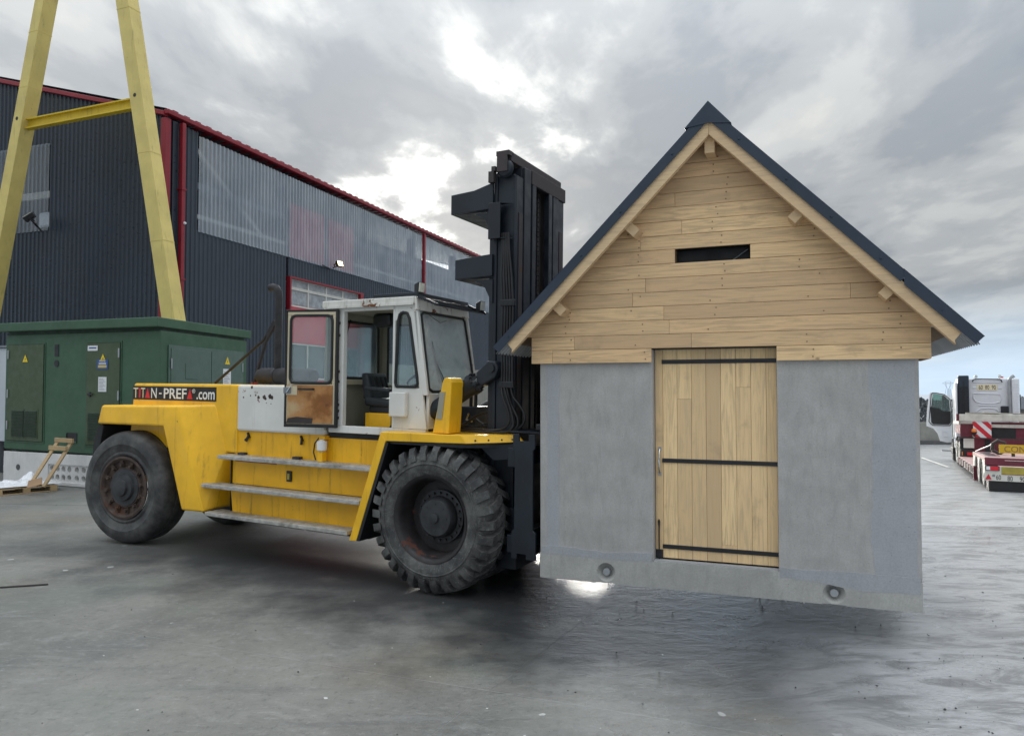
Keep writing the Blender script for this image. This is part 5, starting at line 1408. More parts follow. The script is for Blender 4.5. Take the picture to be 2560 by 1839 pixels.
    for ya, yb in ((.300, .345), (1.445, 1.495)):
        a, b = ws(ya, 2.30), ws(ya, 3.33)
        MB().hexa([(a[0] - .06, ya, 2.28), (a[0] + .012, ya, 2.28), (a[0] + .012, yb, 2.28), (a[0] - .06, yb, 2.28), (b[0] - .05, ya, 3.34), (b[0] + .012, ya, 3.34), (b[0] + .012, yb, 3.34), (b[0] - .05, yb, 3.34)]).build('front_pillar', 'white', root, bevel=.008)
    MB().hexa([(-.47, .336, 1.87), (-.43, .336, 1.87), (-.43, 1.49, 1.87), (-.47, 1.49, 1.87), (-.47, .346, 2.30), (-.425, .346, 2.30), (-.425, 1.49, 2.30), (-.47, 1.49, 2.30)]).build('front_panel', 'white', root, bevel=.006)
    # wiper
    MB().tube([(-.43, .72, 2.33), (-.475, .66, 2.52), (-.50, .60, 2.68)], .008, 6).tube([(-.42, .76, 2.33), (-.47, .69, 2.53), (-.50, .60, 2.68)], .007, 6).bar((-.47, .64, 2.42), (-.545, .55, 2.95), .012, .02).build('wiper', 'black_metal', root)
    MB().tube([(-.58, .50, 3.30), (-.555, .62, 3.24), (-.55, .75, 3.20), (-.56, .9, 3.24)], .004, 5).build('roof_cable', 'hose', root)
    # rear and far walls, seen through the door
    bx('rear_wall', 'cream_dark', -2.06, -2.02, .30, 1.48, 1.80, 2.44)
    bx('rear_shelf', 'cream', -2.02, -1.95, .38, 1.42, 2.40, 2.47)
    rw = MB(); rw.box(-2.06, -2.02, .30, .38, 2.44, 3.40); rw.box(-2.06, -2.02, 1.36, 1.48, 2.44, 3.40); rw.box(-2.06, -2.02, .38, 1.36, 3.27, 3.40); rw.build('rear_window_frame', 'cream_dark', root)
    MB().tube([(-2.015, .40, 2.49), (-2.015, 1.32, 2.49), (-2.015, 1.35, 2.55), (-2.015, 1.34, 3.2), (-2.015, 1.30, 3.255), (-2.015, .40, 3.255)], .02, 7).build('window_gasket', 'black_rubber', root, smooth=True)
    MB().box(-2.045, -2.04, .38, 1.36, 2.44, 3.27).build('rear_window', 'glass', root)
    bx('far_wall', 'cream_dark', -2.02, -.46, 1.44, 1.48, 1.80, 2.40)
    fw = MB(); fw.box(-2.02, -1.93, 1.44, 1.48, 2.40, 3.40); fw.box(-1.93, -.62, 1.44, 1.48, 3.27, 3.40); fw.box(-1.30, -1.24, 1.44, 1.48, 2.40, 3.27); fw.build('far_window_frame', 'cream_dark', root)
    MB().box(-1.93, -.62, 1.455, 1.46, 2.40, 3.27).build('far_window', 'glass', root)
    MB().tube([(-1.90, 1.43, 2.43), (-1.90, 1.43, 3.22), (-1.86, 1.43, 3.255), (-1.33, 1.43, 3.255), (-1.31, 1.43, 2.43), (-1.90, 1.43, 2.43)], .018, 7).build('window_gasket', 'black_rubber', root, smooth=True)
    MB().bar((-1.98, .62, 3.24), (-1.96, .48, 2.75), .015, .025).tube([(-1.98, .70, 3.28), (-1.96, .52, 2.85)], .008, 6).build('rear_wiper', 'black_metal', root)
    bx('roof_fan', 'black', -1.65, -1.35, .75, .95, 3.18, 3.36, root, .04)
    MB().prism([(-1.95, 1.84), (-1.30, 1.84), (-1.30, 2.15), (-1.50, 2.14), (-1.95, 1.92)], 'y', 1.15, 1.3).build('floor_mat', 'black_rubber', root)
    # seat, console, wheel
    st = MB(); st.hexa([(-1.66, .62, 2.12), (-1.18, .62, 2.10), (-1.18, 1.12, 2.10), (-1.66, 1.12, 2.12), (-1.66, .60, 2.24), (-1.16, .62, 2.21), (-1.16, 1.12, 2.21), (-1.66, 1.14, 2.24)]); st = st.build('driver_seat', 'seat', root, bevel=.04, seg=3)
    bk = MB(); bk.loft([[(-1.70 - .06 * t, .66 - .02 * (1 - t), 2.20 + .36 * t), (-1.56 - .09 * t, .66, 2.20 + .36 * t), (-1.56 - .09 * t, 1.08, 2.20 + .36 * t), (-1.70 - .06 * t, 1.08, 2.20 + .36 * t)] for t in (0, .4, .8, 1)]); bk.build('backrest', 'seat', st, bevel=.035, seg=3)
    gr = MB()
    for i in range(4): gr.bar((-1.565, .73 + i * .09, 2.36), (-1.615, .73 + i * .09, 2.51), .03, .012, (0, 1, 0))
    gr.build('backrest_slots', 'black', st)
    MB().bar((-1.62, .60, 2.36), (-1.20, .60, 2.33), .06, .05).build('armrest', 'seat', st, bevel=.015)
    bx('seat_suspension', 'black_metal', -1.60, -1.22, .66, 1.08, 2.03, 2.12, st, .01)
    bx('seat_box', 'yellow', -1.62, -1.20, .60, 1.12, 1.836, 2.03, root, .008)
    MB().prism([(-1.22, 1.84), (-1.06, 1.84), (-1.06, 2.0)], 'y', .58, .62).build('pedal_guard', 'black', root)
    sw = MB(); c = Vector((-.92, .86, 2.50)); ax = Vector((-.55, 0, .84)).normalized(); e1 = Vector((0, 1, 0)); e2 = ax.cross(e1)
    sw.tube([c + (e1 * math.cos(2 * math.pi * k / 20) + e2 * math.sin(2 * math.pi * k / 20)) * .19 for k in range(21)], .014, 6)
    sw.tube([c - e1 * .18, c + e1 * .18], .011, 6); sw.tube([c, c + Vector((.22, 0, -.55))], .028, 8); sw.build('steering_wheel', 'black_rubber', root, smooth=True)
    bx('dashboard', 'black', -.66, -.50, .45, 1.38, 1.85, 2.28, root, .03)
    MB().tube([(-.70, .50, 2.42), (-.66, .46, 2.50), (-.64, .42, 2.55)], .012, 6).build('mirror_arm', 'black_metal', root)
    MB().box(-.72, -.70, .42, .56, 2.55, 2.75).build('mirror', 'chrome', root, bevel=.006)
    # roof guard, lamps, beacon
    rk = MB(); rk.box(-1.26, -.58, .29, .325, 3.495, 3.540); rk.box(-1.26, -.58, 1.44, 1.475, 3.495, 3.540); rk.box(-.615, -.58, .325, 1.44, 3.495, 3.540); rk.box(-1.26, -1.22, .325, 1.44, 3.495, 3.540)
    rk = rk.build('roof_guard', 'black_mast', root, bevel=.004, seg=1)
    for i in range(6):
        xa = -.58 + i * .05
        MB().bar((xa, .30, 3.475 - i * .020), (xa, 1.48, 3.475 - i * .020), .022, .012).build('visor_slat', 'black_mast', rk)
    MB().bar((-.58, .31, 3.49), (-.30, .31, 3.375), .02, .03).build('visor_side', 'black_mast', rk)
    MB().bar((-.58, 1.47, 3.49), (-.30, 1.47, 3.375), .02, .03).build('visor_side', 'black_mast', rk)
    for y, x in ((.36, -.60), (1.44, -.36)):
        zb = 3.535 if y < 1 else 3.41
        l = MB(); l.loft([[(x - .05, y - .05, zb), (x + .02, y - .065, zb), (x + .02, y + .065, zb), (x - .05, y + .05, zb)], [(x - .05, y - .05, zb + .11), (x + .03, y - .065, zb + .135), (x + .03, y + .065, zb + .135), (x - .05, y + .05, zb + .11)]]); l = l.build('work_lamp', 'black_metal', root, bevel=.01)
        MB().hexa([(x + .022, y - .055, zb + .012), (x + .030, y - .055, zb + .012), (x + .030, y + .055, zb + .012), (x + .022, y + .055, zb + .012), (x + .032, y - .055, zb + .123), (x + .038, y - .055, zb + .123), (x + .038, y + .055, zb + .123), (x + .032, y + .055, zb + .123)]).build('lamp_lens', 'lens', l)
    # ---------------- open door, swung right back
    d0 = Vector((-2.50, .045, 0)); d1 = Vector((-1.795, .262, 0)); dd = (d1 - d0); dl = dd.length; dd.normalize(); dn = Vector((dd.y, -dd.x, 0))   # dn points at the camera side
    def dx(p):
        s, t, z = p; q = d0 + dd * s + dn * t; return (q.x, q.y, z)
    z0, z1 = 1.838, 3.372
    W_ = dl
    def ring(x0, x1, a, b, x2, x3, c, d, t0, t1):
        m_ = MB(); m_.box(x0, x1, t0, t1, a, c); m_.box(x0, x1, t0, t1, d, b); m_.box(x0, x2, t0, t1, c, d); m_.box(x3, x1, t0, t1, c, d); return m_
    door = ring(0, W_, z0, z1, .028, W_ - .035, z0 + .04, z1 - .028, -.02, .030).build('cab_door', 'black_rubber', root, bevel=.006, xf=dx)
    ring(.028, W_ - .035, z0 + .04, z1 - .028, .07, W_ - .075, 2.40, z1 - .075, -.015, .022).build('door_frame', 'cream', door, bevel=.006, xf=dx)
    w0, w1, wz0, wz1 = .075, W_ - .08, 2.415, z1 - .08
    rr = .07
    pts = []
    for cx_, cz, a0 in ((w1 - rr, wz0 + rr, -90), (w1 - rr, wz1 - rr, 0), (w0 + rr, wz1 - rr, 90), (w0 + rr, wz0 + rr, 180)):
        for k in range(5):
            a = R(a0 + 90 * k / 4); pts.append((cx_ + math.cos(a) * rr, .020, cz + math.sin(a) * rr))
    MB().tube(pts + [pts[0]], .019, 7, False).build('door_gasket', 'black_rubber', door, smooth=True, xf=dx)
    MB().prism([(p[0], p[2]) for p in pts], 'y', .000, .004).build('door_window', 'glass_door', door, xf=dx)
    MB().box(.045, W_ - .06, .023, .030, z0 + .055, 2.385).build('door_panel', 'rust_panel', door, xf=dx)
    MB().prism([(.035, z0 + .05), (.40, z0 + .05), (.41, z0 + .12), (.18, z0 + .135), (.06, z0 + .115)], 'y', .0305, .034).build('kick_plate', 'black_rust', door, xf=dx)
    MB().box(.03, .185, .0305, .036, 2.255, 2.375).build('lock_plate', 'cream', door, xf=dx)
    lk = MB().box(-.005, .10, .0365, .045, 2.275, 2.355).build('lock_case', 'galv_dark', door, bevel=.004, xf=dx)
    MB().bar(dx((.05, .055, 2.29)), dx((.115, .06, 2.385)), .012, .008).build('lock_lever', 'chrome', door)
    MB().tube([dx((.215, .035, 2.335)), dx((.225, .075, 2.337)), dx((.32, .08, 2.335)), dx((.41, .075, 2.335)), dx((.42, .035, 2.335))], .014, 7).build('pull_handle', 'black_rubber', door, smooth=True)
    # ---------------- exhaust
    MB().tube([(-3.64, 1.0, 2.56), (-3.64, 1.0, 3.68), (-3.655, 1.0, 3.78), (-3.70, 1.0, 3.845), (-3.77, 1.0, 3.865), (-3.83, 1.0, 3.855)], .055, 16, False).build('exhaust_pipe', 'exhaust', root, smooth=True)
    mf = MB(); mf.lathe([(.0, -4.03), (.07, -4.03), (.105, -4.005), (.117, -3.96), (.117, -2.95), (.09, -2.9), (.0, -2.9)], (0, 1.0, 2.515), 'x', 24); mf = mf.build('silencer', 'exhaust', root, smooth=True)
    MB().lathe([(.120, -3.68), (.124, -3.68), (.124, -3.63), (.120, -3.63)], (0, 1.0, 2.515), 'x', 24).build('silencer_strap', 'black_metal', mf)
    bx('silencer_bracket', 'red_trim', -4.17, -4.08, .98, 1.03, 2.38, 2.42, mf)
    MB().tube([(-3.72, 1.0, 3.32), (-3.95, 1.0, 3.06), (-4.9, 1.0, 2.46), (-5.0, 1.0, 2.40)], .022, 7).tube([(-3.72, 1.0, 3.32), (-3.90, 1.0, 3.03), (-4.13, 1.0, 2.40)], .026, 7).bar((-3.70, 1.0, 3.34), (-3.86, 1.0, 3.12), .05, .07).build('exhaust_stay', 'exhaust', root)
make_forklift()

# ================================================================== lorry and low-loader at the right edge
tr_m = frame_mat(Vector((12.63, 18.96, -.30)), -61.4, 2.0)
def road_wheel(par, x, y, r, dual=False, mat='white_steel', left=True):
    """wheel with axle along y; outer face at +y when left"""
    s = 1 if left else -1
    o = MB(); o.lathe([(.56 * r, 0), (.58 * r, .02 * s), (.50 * r, -.03 * s), (.40 * r, -.10 * s), (.30 * r, -.06 * s), (.26 * r, .01 * s), (.0, .01 * s)], n=24)
    o = o.build('wheel', mat, par, smooth=True, loc=(x, y, r))
    w = .58 if dual else .30
    t = MB(); t.lathe([(.55 * r, .0), (.62 * r, .02 * s), (.85 * r, .02 * s), (.96 * r, -.02 * s), (r, -.06 * s), (r, -(w - .06) * s), (.96 * r, -(w - .02) * s), (.6 * r, -w * s)], n=32)
    t.build('tyre', 'tyre_slick', o, smooth=True)
    b = MB()
    for k in range(10):
        a = 2 * math.pi * k / 10; b.lathe([(.0, .0), (.018, .0), (.018, -.06 * s)], (math.cos(a) * .34 * r, 0, math.sin(a) * .34 * r), 'y', 6)
    b.build('wheel_nuts', 'galv_dark', o)
    return o
def make_trailer():
    root = empty('low_loader_trailer', (0, 0, 0), mat4=tr_m, label='weathered dark red low-loader trailer with striped board at the right edge', cat='trailer')
    def bx(name, mat, x0, x1, y0, y1, z0, z1, par=root, bev=0.0): return MB().box(x0, x1, y0, y1, z0, z1).build(name, mat, par, bevel=bev, seg=1)
    # rear bogie deck
    bx('rear_deck', 'pink_deck', -.42, 3.10, -2.40, .075, .80, .885, bev=.01)
    rc = MB()
    for i, x in enumerate((.35, .95, 1.5, 2.0, 2.6)): rc.box(x, x + .10, -.34 - .03 * (i % 2), -.06, .886, .895)
    rc.build('deck_cleats', 'red_trailer', root)
    # side skirt with wheel arches
    pl = [(-.40, .45)]
    for c in (.72, 2.05):
        pl += [(c + math.cos(R(a)) * .56, .50 + math.sin(R(a)) * .34) for a in range(180, -1, -20)]
    pl += [(3.05, .45), (3.05, .80), (-.40, .80)]
    MB().prism(pl, 'y', .03, .07).build('side_skirt', 'white_steel', root)
    for x in (.72, 2.05):
        road_wheel(root, x, .0, .46); road_wheel(root, x, -2.3, .46, left=False)
    rear = bx('rear_beam', 'red_trailer', -.47, -.425, -2.40, .08, .68, .88, bev=.01)
    bx('rear_scrape', 'white_steel', -.474, -.471, -.78, -.35, .815, .828, rear)
    bx('rear_board', 'white_steel', -.47, -.44, -2.40, .085, .285, .66, bev=.006)
    lamp = bx('tail_lamp', 'black', -.505, -.471, -.235, .075, .545, .672, root, .01)
    bx('lamp_lens', 'red_reflect', -.513, -.506, -.215, -.03, .555, .662, lamp); bx('lamp_lens', 'white_pvc', -.513, -.506, -.028, .055, .565, .655, lamp)
    MB().prism([(.084, .315), (-.058, .318), (.006, .458)], 'x', -.48, -.471).build('reflector_triangle', 'red_reflect', root)
    bx('badge', 'galv_dark', -.476, -.471, -.135, -.075, .39, .45)
    T3 = lambda x, z, l: (-.4715 - l, -x, z)
    place_text('60', 'speed_number', 'ink', root, .157, .262, .318, .445, T3); place_text('80', 'speed_number', 'ink', root, .40, .512, .300, .425, T3); place_text('90', 'speed_number', 'ink', root, .66, .77, .30, .42, T3)
    op = bx('rear_plate', 'plate_olive', -.482, -.471, -1.50, -.275, .458, .655, root); bx('plate_edge', 'red_trim', -.484, -.4825, -1.50, -.275, .458, .47, op)
    bx('under_bumper', 'black', -.40, .2, -2.3, .0, .02, .28)
    # convoy board on a post
    yb = bx('convoy_board', 'plate_yellow', .60, .63, -1.95, -.345, .965, 1.20, root)
    T4 = lambda x, z, l: (.5985 - l, -x, z)
    place_text('CONVOI', 'board_lettering', 'ink_brown', yb, .46, 1.30, 1.0, 1.16, T4)
    bx('board_post', 'black_rust', .62, .68, -.70, -.62, .885, 1.0); bx('board_post', 'black_rust', .62, .68, -1.7, -1.62, .885, 1.0)
    MB().tube([(1.6, -.28, 1.0), (1.6, -.45, .91), (1.6, -.60, 1.0), (1.6, -.58, 1.22), (1.6, -.42, 1.28), (1.6, -.30, 1.18), (1.6, -.28, 1.0)], .05, 7).build('chain_coil', 'black_rust', root, smooth=True)
    MB().tube([(3.0, .0, .90), (1.6, -.35, 1.2)], .02, 6).build('lashing_rod', 'galv', root)
    bx('ramp_post', 'red_trailer', 3.14, 3.24, -.12, .06, .02, .88, bev=.008); bx('ramp_post', 'red_trailer', 3.14, 3.24, -2.38, -2.2, .02, .88, bev=.008)
    # low bed with outriggers
    bed = bx('low_bed', 'pink_deck', 3.3, 9.3, -2.40, .06, .36, .455, bev=.008)
    for i in range(11):
        x = 3.5 + i * .53; bx('outrigger', 'red_trailer' if i % 2 else 'white_steel', x, x + .12, .06, .13, .25, .45, bed)
    bx('bed_side', 'black', 3.3, 9.3, -2.35, .02, .16, .355)
    # gooseneck
    gz = bx('gooseneck', 'red_trailer', 9.32, 12.4, -2.35, -.02, 1.30, 1.78, bev=.01)
    bx('gooseneck_face', 'red_trailer', 9.32, 9.9, -2.35, -.44, .46, 1.30)
    bx('tool_opening', 'black', 9.30, 9.318, -1.75, -1.0, 1.19, 1.55); bx('tool_opening', 'black', 9.300, 9.318, -.97, -.78, .62, 1.12)
    bx('side_wing', 'red_trailer', 9.25, 9.32, -.40, .0, 1.20, 1.70); 
    wf = MB(); wf.box(9.22, 9.26, -.40, .02, 1.70, 1.79); wf.box(9.22, 12.3, -.02, .04, 1.68, 1.80); wf.box(9.22, 9.26, -2.40, -.98, 1.58, 1.70); wf.build('deck_edge', 'white_steel', root)
    tb = bx('timber_beam', 'timber_white', 9.05, 9.20, -2.6, .03, 1.815, 2.065, root, .012)
    bx('beam_end', 'red_trailer', 9.1, 9.25, .035, .12, 1.80, 2.07)
    for x0, x1, y0, y1, z, dz in ((9.3, 9.5, -1.25, -.20, 2.07, .06), (9.6, 9.8, -1.5, -.3, 2.07, .04), (9.35, 9.5, -2.3, -1.05, 2.075, .05)):
        bx('loose_plank', 'timber_grey', x0, x1, y0, y1, z, z + dz)
    MB().bar((9.2, -.75, 2.15), (9.25, -1.65, 2.08), .12, .03).build('loose_plank', 'timber_white', root)
    # red and white marker board: five stripes cut to the board
    bd = bx('marker_board', 'white_sign', 9.10, 9.115, -.98, -.405, 1.19, 1.79, root)
    def clip_stripe(c0, c1, y0, y1, z0, z1):
        """band c0 < (y' + z') < c1 in board coordinates, y' to the right, stripe falling to the right"""
        P = [(0, 0), (1, 0), (1, 1), (0, 1)]
        def cut(P, c, keep):
            Q = []
            for a, b in zip(P, P[1:] + P[:1]):
                fa, fb = (a[0] + a[1] - c) * keep, (b[0] + b[1] - c) * keep
                if fa >= 0: Q.append(a)
                if fa * fb < 0:
                    t = fa / (fa - fb); Q.append((a[0] + (b[0] - a[0]) * t, a[1] + (b[1] - a[1]) * t))
            return Q
        P = cut(cut(P, c0, 1), c1, -1)
        return [(y0 + (y1 - y0) * p[0], z0 + (z1 - z0) * p[1]) for p in P]
    for c0, c1 in ((.0, .32), (.66, 1.02), (1.36, 1.70)) :
        # stripes run from upper left to lower right
        pl = clip_stripe(c0 + .1, c1 + .1, -.405, -.98, 1.19, 1.79)
        if len(pl) > 2: MB().prism(pl, 'x', 9.094, 9.099).build('red_stripe', 'red_reflect', bd)
    bc = MB(); bc.lathe([(.085, 1.40), (.09, 1.45), (.075, 1.50), (.04, 1.525), (.0, 1.53)], (9.0, -.43, 0), 'z', 16); bc = bc.build('beacon', 'orange_lens', root, smooth=True)
    MB().lathe([(.0, 1.25), (.04, 1.25), (.05, 1.34), (.09, 1.36), (.09, 1.40), (.0, 1.40)], (9.0, -.43, 0), 'z', 12).build('beacon_base', 'black', bc)
    bx('cross_bar', 'black_rust', 9.0, 9.06, -2.4, .0, 1.155, 1.19)
    bx('mudguard_panel', 'white_steel', 9.10, 9.13, -.43, -.09, .79, 1.145, root, .01)
    bx('side_lamps', 'black', 9.12, 9.20, -.46, .0, .50, .74)
    bx('lamp_lens', 'red_reflect', 9.105, 9.118, -.36, -.20, .51, .635); bx('lamp_lens', 'plate_yellow', 9.105, 9.118, -.44, -.365, .51, .62); bx('lamp_lens', 'orange_lens', 9.105, 9.118, -.06, -.03, .51, .65)
make_trailer()

def make_lorry():
    root = empty('lorry_tractor', (0, 0, 0), mat4=tr_m @ Matrix.Translation((10.0, 0, 0)), label='white lorry tractor unit with its left cab door open', cat='lorry')
    def bx(name, mat, x0, x1, y0, y1, z0, z1, par=root, bev=0.0, seg=2): return MB().box(x0 - 10, x1 - 10, y0, y1, z0, z1).build(name, mat, par, bevel=bev, seg=seg)
    def sh(p): return (p[0] - 10, p[1], p[2])
    mb = MB(); mb.loft([[(13.4, -.60, z0), (13.4, -2.28, z0), (15.75, -2.40, z0), (15.75, -.14, z0)] if False else [(13.4, y0, 1.0), (13.4, y1, 1.0), (15.7, y1, 1.0), (15.7, y0, 1.0)] for y0, y1, z0 in ((-.14, -2.36, 0),)] + [[(13.4, -.14, 3.25), (13.4, -2.36, 3.25), (15.75, -2.36, 3.15), (15.75, -.14, 3.15)], [(13.4, -.24, 3.62), (13.4, -2.26, 3.62), (15.0, -2.26, 3.70), (15.0, -.24, 3.70)]])
    cab = mb.build('cab', 'white_truck', root, bevel=.06, seg=3, xf=sh)
    # dark side deflector and white fairing on the left
    bx('side_deflector', 'clad_dark', 13.10, 13.38, -.60, -.20, 2.05, 3.74, root, .04)
    gr = MB()
    for i in range(26): gr.box(3.085, 3.099, -.57, -.23, 2.10 + i * .045, 2.12 + i * .045)
    gr.build('deflector_grille', 'black', root)
    bx('deflector_slot', 'black', 13.07, 13.084, -.42, -.39, 2.1, 3.5)
    bx('left_fairing', 'white_truck', 13.0, 13.9, -.16, -.09, 1.05, 3.45, root, .03)
    bx('right_fairing', 'white_truck', 13.05, 13.39, -2.36, -2.10, 2.0, 3.60, root, .05)
    rb = MB()
    for i in range(11): rb.box(3.035, 3.049, -2.33, -2.16, 2.1 + i * .125, 2.14 + i * .125)
    rb.build('fairing_ribs', 'white_truck', root)
    # pressed panels of the cab back
    def press(pts, name='pressed_rib'):
        MB().tube([(3.392, y, z) for y, z in pts], .022, 6).build(name, 'white_truck', cab, smooth=True)
    press([(-.78, 2.98), (-1.72, 2.96), (-1.76, 2.80), (-1.70, 2.62), (-1.45, 2.55), (-1.05, 2.56), (-.85, 2.63), (-.76, 2.78), (-.78, 2.98)])
    press([(-.85, 2.20), (-1.0, 2.33), (-1.3, 2.36), (-1.55, 2.33), (-1.68, 2.2)]); press([(-.95, 2.47), (-1.55, 2.46)]); press([(-.78, 3.46), (-1.75, 3.44)]); press([(-.75, 3.22), (-.88, 3.22)]); press([(-1.65, 3.21), (-1.78, 3.21)])
    sg = bx('speed_sign', 'ink_cream', 13.375, 13.385, -1.62, -.906, 3.12, 3.36, root)
    T = lambda x, z, l: (3.374 - l, -x, z)
    for s, a in (('60', .97), ('80', 1.20), ('90', 1.43)): place_text(s, 'speed_number', 'ink', sg, a, a + .14, 3.15, 3.33, T)
    MB().tube([(3.36, -.75, 3.48), (3.33, -.77, 3.56), (3.33, -.85, 3.60), (3.33, -1.70, 3.58), (3.33, -1.77, 3.54), (3.36, -1.79, 3.45)], .022, 7).build('lamp_bar', 'black_metal', root, smooth=True)
    for y in (-.87, -1.71):
        l = MB(); l.lathe([(.0, 3.30), (.055, 3.30), (.06, 3.32), (.03, 3.38)], (0, y, 3.70), 'x', 14); l = l.build('work_lamp', 'black_metal', root)
        MB().lathe([(.0, 3.292), (.045, 3.296)], (0, y, 3.70), 'x', 14).build('lamp_lens', 'lens', l)
    for y in (-.62, -1.88): bx('marker_light', 'red_reflect', 14.2, 14.32, y - .06, y + .06, 3.68, 3.74, root, .02)
    MB().tube([(3.25, -2.06, 1.6), (3.25, -2.04, 3.52), (3.25, -2.10, 3.64), (3.25, -2.20, 3.72)], .075, 14).build('exhaust_stack', 'galv', root, smooth=True)
    bx('air_couplings', 'black', 13.2, 13.38, -1.98, -1.72, 2.0, 2.45, root, .03)
    # right mirror
    bx('mirror', 'black', 15.2, 15.35, -2.66, -2.48, 2.15, 3.0, root, .04)
    # chassis, axles, wheels
    bx('chassis', 'black', 10.0, 15.4, -1.65, -.75, .62, 1.0)
    for x in (10.35, 11.75):
        road_wheel(root, x - 10, -.03, .52, True); road_wheel(root, x - 10, -2.35, .52, True, left=False)
        mb = MB(); mb.lathe([(.60, 0)], n=3) if False else None
        arc = [(x - 10 + math.cos(R(a)) * .62, .55 + math.sin(R(a)) * .62) for a in range(0, 181, 15)]; arc2 = [(x - 10 + math.cos(R(a)) * .58, .55 + math.sin(R(a)) * .58) for a in range(180, -1, -15)]
        MB().prism(arc + arc2, 'y', -.62, -.02).build('mudguard', 'black', root)
    road_wheel(root, 5.0, -.06, .52); road_wheel(root, 5.0, -2.36, .52, left=False)
    bx('side_tank', 'galv', 12.6, 14.2, -.55, -.12, .45, 1.0, root, .05)
    bx('cab_step', 'black', 14.3, 15.7, -.30, -.02, .35, .62, root, .03); bx('cab_lower', 'white_truck', 14.2, 15.7, -.30, -.10, .62, 1.02, root, .02)
    bx('step_plate', 'galv_dark', 15.1, 15.5, -.02, .35, .42, .46)
    # open door (swung forward, seen from its inner side)
    px = 5.35
    out = [(-.08, .82), (.12, .80), (.40, .86), (.50, 1.20), (.66, 1.42), (.93, 1.53), (.93, 1.75), (.80, 3.02), (.73, 3.10), (.55, 3.10), (.20, 3.02), (-.04, 2.82), (-.08, 2.6)]
    win = [(.68, 2.30), (.72, 2.95), (.68, 3.02), (.52, 3.02), (.20, 2.95), (.02, 2.76), (-.01, 2.2)]
    d = MB()
    # door as a frame: outer outline minus window, built as strips
    d.prism([(-.08, .82), (.12, .80), (.40, .86), (.50, 1.20), (.66, 1.42), (.93, 1.53), (.93, 1.75), (.90, 2.2), (-.08, 2.2)], 'x', px, px + .07)
    d.prism([(.90, 2.2), (.80, 3.02), (.73, 3.10), (.66, 3.02), (.76, 2.2)], 'x', px, px + .07)
    d.prism([(.73, 3.10), (.55, 3.10), (.20, 3.02), (-.04, 2.82), (.02, 2.74), (.22, 2.94), (.55, 3.03), (.66, 3.02)], 'x', px, px + .07)
    d.prism([(-.04, 2.82), (-.08, 2.6), (-.08, 2.2), (-.02, 2.2), (.02, 2.74)], 'x', px, px + .07)
    d = d.build('cab_door', 'white_truck', root, bevel=.012)
    MB().prism([(.76, 2.2), (.66, 3.02), (.55, 3.03), (.22, 2.94), (.02, 2.74), (-.02, 2.2)], 'x', px + .03, px + .036).build('door_glass', 'glass_green', d)
    MB().prism([(-.02, 1.70), (.05, 1.62), (.66, 1.62), (.74, 1.70), (.77, 2.42), (.45, 2.36), (.25, 2.24), (-.03, 2.22)], 'x', px - .045, px - .002).build('door_trim', 'black', d, bevel=.02)
    MB().tube([(px - .01, .78, 1.66), (px - .01, .83, 1.75), (px - .01, .72, 3.0), (px - .01, .66, 3.06), (px - .01, .50, 3.06), (px - .01, .20, 2.98), (px - .01, -.02, 2.78), (px - .01, -.06, 2.2), (px - .01, -.05, 1.66), (px - .01, .02, 1.57), (px - .01, .68, 1.57), (px - .01, .78, 1.66)], .018, 6).build('door_seal', 'black', d, smooth=True)
    bx('mirror', 'black', 15.42, 15.6, .12, .30, 2.35, 2.95, root, .03)
    MB().box(px + .055, px + .06, .16, .22, 2.45, 2.75).build('mirror_glass', 'chrome', root)
    MB().tube([(px - .012, .10, 1.08), (px - .012, .14, 1.30), (px - .012, .30, 1.32), (px - .012, .30, 1.05), (px - .012, .10, 1.08)], .015, 6).build('door_pressing', 'white_truck', d, smooth=True)
make_lorry()

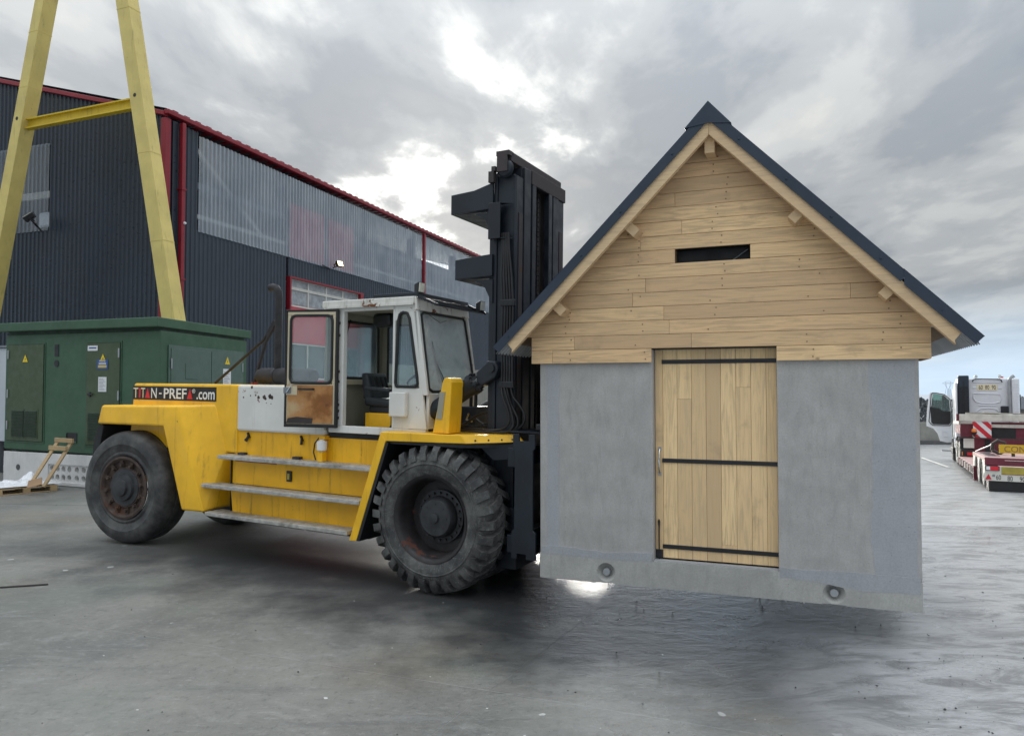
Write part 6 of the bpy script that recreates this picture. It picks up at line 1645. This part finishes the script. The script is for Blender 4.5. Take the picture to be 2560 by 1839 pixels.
# ================================================================== loose things by the kiosk
def make_pallet_group():
    # flat pallet
    a = math.atan2(.73, .68)
    m4 = Matrix.Translation((-10.63, 16.68, 0)) @ Matrix.Rotation(a + math.pi, 4, 'Z')
    root = empty('pallet', (0, 0, 0), mat4=m4, label='wooden pallet lying flat by the kiosk under white plastic film', cat='pallet')
    # local x runs towards the camera-left, y to the right-hand (away) side
    L, W = 1.2, .8
    def bb(name, x0, x1, y0, y1, z0, z1): return MB().box(x0, x1, y0, y1, z0, z1).build(name, 'pallet_wood', root, bevel=.003, seg=1)
    for y in (0, .35, .70): bb('runner', 0, L, -y - .10, -y, 0.0, .022)
    for y in (0, .35, .70):
        for x in (0, .53, 1.06): bb('block', x, x + .14, -y - .10, -y, .022, .10)
    for x in (0, .53, 1.06): bb('cross_board', x, x + .14, -.80, 0, .10, .122)
    for y in (0, .175, .35, .525, .70): bb('deck_board', 0, L, -y - .10, -y, .122, .144)
    # leaning pallet half
    lean = empty('broken_pallet', (-10.86, 16.35, .145), (0, 0, R(-23)), 'broken pallet frame of bare boards leaning against the kiosk base', 'pallet')
    def bar(name, p, q, w, h, up=(0, 1, 0)): return MB().bar(p, q, w, h, up).build(name, 'pallet_wood', lean, bevel=.003, seg=1)
    top = Vector((-.02, .62, 1.03))
    for x in (-.24, .24):
        bar('stringer', (x - .06, 0, 0), (x + .10, .56, 1.02), .10, .035)
    bar('top_board', (-.22, .53, 1.03), (.44, .50, 1.02), .05, .10, (0, 0, 1)); bar('top_board', (-.28, .43, .85), (.36, .40, .845), .05, .10, (0, 0, 1))
    # film heap
    rnd = random.Random(21)
    mb = MB(); nx, ny = 34, 22
    for j in range(ny):
        for i in range(nx):
            x = -.10 + 1.55 * i / (nx - 1); y = -.86 + .86 * j / (ny - 1)
            e = min(1, 4 * min(i / (nx - 1), 1 - i / (nx - 1), j / (ny - 1), 1 - j / (ny - 1)))
            h = .03 + e * (.07 + .09 * abs(noise.noise(Vector((x * 3.1, y * 3.3, 1)))) + .06 * abs(noise.noise(Vector((x * 8, y * 8, 5)))) + .03 * noise.noise(Vector((x * 19, y * 19, 2))))
            h += .20 * math.exp(-((x - .42) ** 2 + (y + .55) ** 2) / .02)
            mb.v.append((x + .05 * noise.noise(Vector((y * 4, x, 3))), y + .05 * noise.noise(Vector((x * 4, y, 7))), .146 + max(h, .0) * .9))
    for j in range(ny - 1):
        for i in range(nx - 1): mb.f.append((j * nx + i, j * nx + i + 1, (j + 1) * nx + i + 1, (j + 1) * nx + i))
    o = mb.build('plastic_film', 'film'); o.matrix_world = m4; tag(o, 'crumpled white plastic film heaped on the flat pallet', 'plastic film')
    c = MB().hexa([(-.16, -.10, 0), (.14, -.14, 0), (.16, .10, .02), (-.10, .14, .02), (-.16, -.10, .012), (.14, -.14, .012), (.16, .10, .032), (-.10, .14, .032)]).build('cardboard', 'cardboard', loc=(-10.72, 16.02, .26))
    c.rotation_euler = (R(28), R(-18), R(30)); tag(c, 'brown cardboard piece lying at the foot of the broken pallet', 'cardboard')
make_pallet_group()

def make_clutter():
    # iron rod on the ground at the left edge
    o = MB().tube([(-6.6, 8.36, .012), (-6.05, 8.52, .012), (-5.6, 8.647, .012)], .010, 6).build('iron_rod', 'black_rust'); tag(o, 'thin dark iron rod lying on the yard at the left edge', 'rod')
    rnd = random.Random(5)
    # grit scattered over the yard: dark stones and pale crumbs
    for name, mat, n, label, seed in (('grit', 'pebble', 520, 'dark grit scattered over the wet concrete yard', 4), ('mortar_crumbs', 'chip', 130, 'pale mortar crumbs scattered over the concrete yard', 9)):
        rnd = random.Random(seed); mb = MB()
        for i in range(n):
            d = 3.4 + 12 * rnd.random() ** 1.6
            px = rnd.uniform(-.75, .75)
            if mat == 'pebble' and rnd.random() < .30: px = rnd.gauss(.62, .10)
            x = px * d; y = d
            s = .003 + .008 * rnd.random() ** 2.5
            if mat == 'chip': s *= 1.0
            z = ground_z(x, y) + s * .3
            fl_ = .5 if mat == 'pebble' else .18
            ring = []
            c = Vector((x, y, z)); a = rnd.uniform(0, 6.28); k = rnd.uniform(.6, 1.4)
            P = [Vector((math.cos(a + i_ * math.pi / 2) * s * (k if i_ % 2 else 1), math.sin(a + i_ * math.pi / 2) * s * (k if i_ % 2 else 1), 0)) * rnd.uniform(.7, 1.2) for i_ in range(4)]
            t = Vector((rnd.uniform(-.3, .3) * s, rnd.uniform(-.3, .3) * s, s * fl_ * 1.6)); b = Vector((0, 0, -s * fl_))
            mb.add([c + p for p in P] + [c + t, c + b], [(0, 1, 4), (1, 2, 4), (2, 3, 4), (3, 0, 4), (1, 0, 5), (2, 1, 5), (3, 2, 5), (0, 3, 5)])
        o = mb.build(name, mat, raw=True); tag(o, label, 'grit', kind='stuff')
make_clutter()
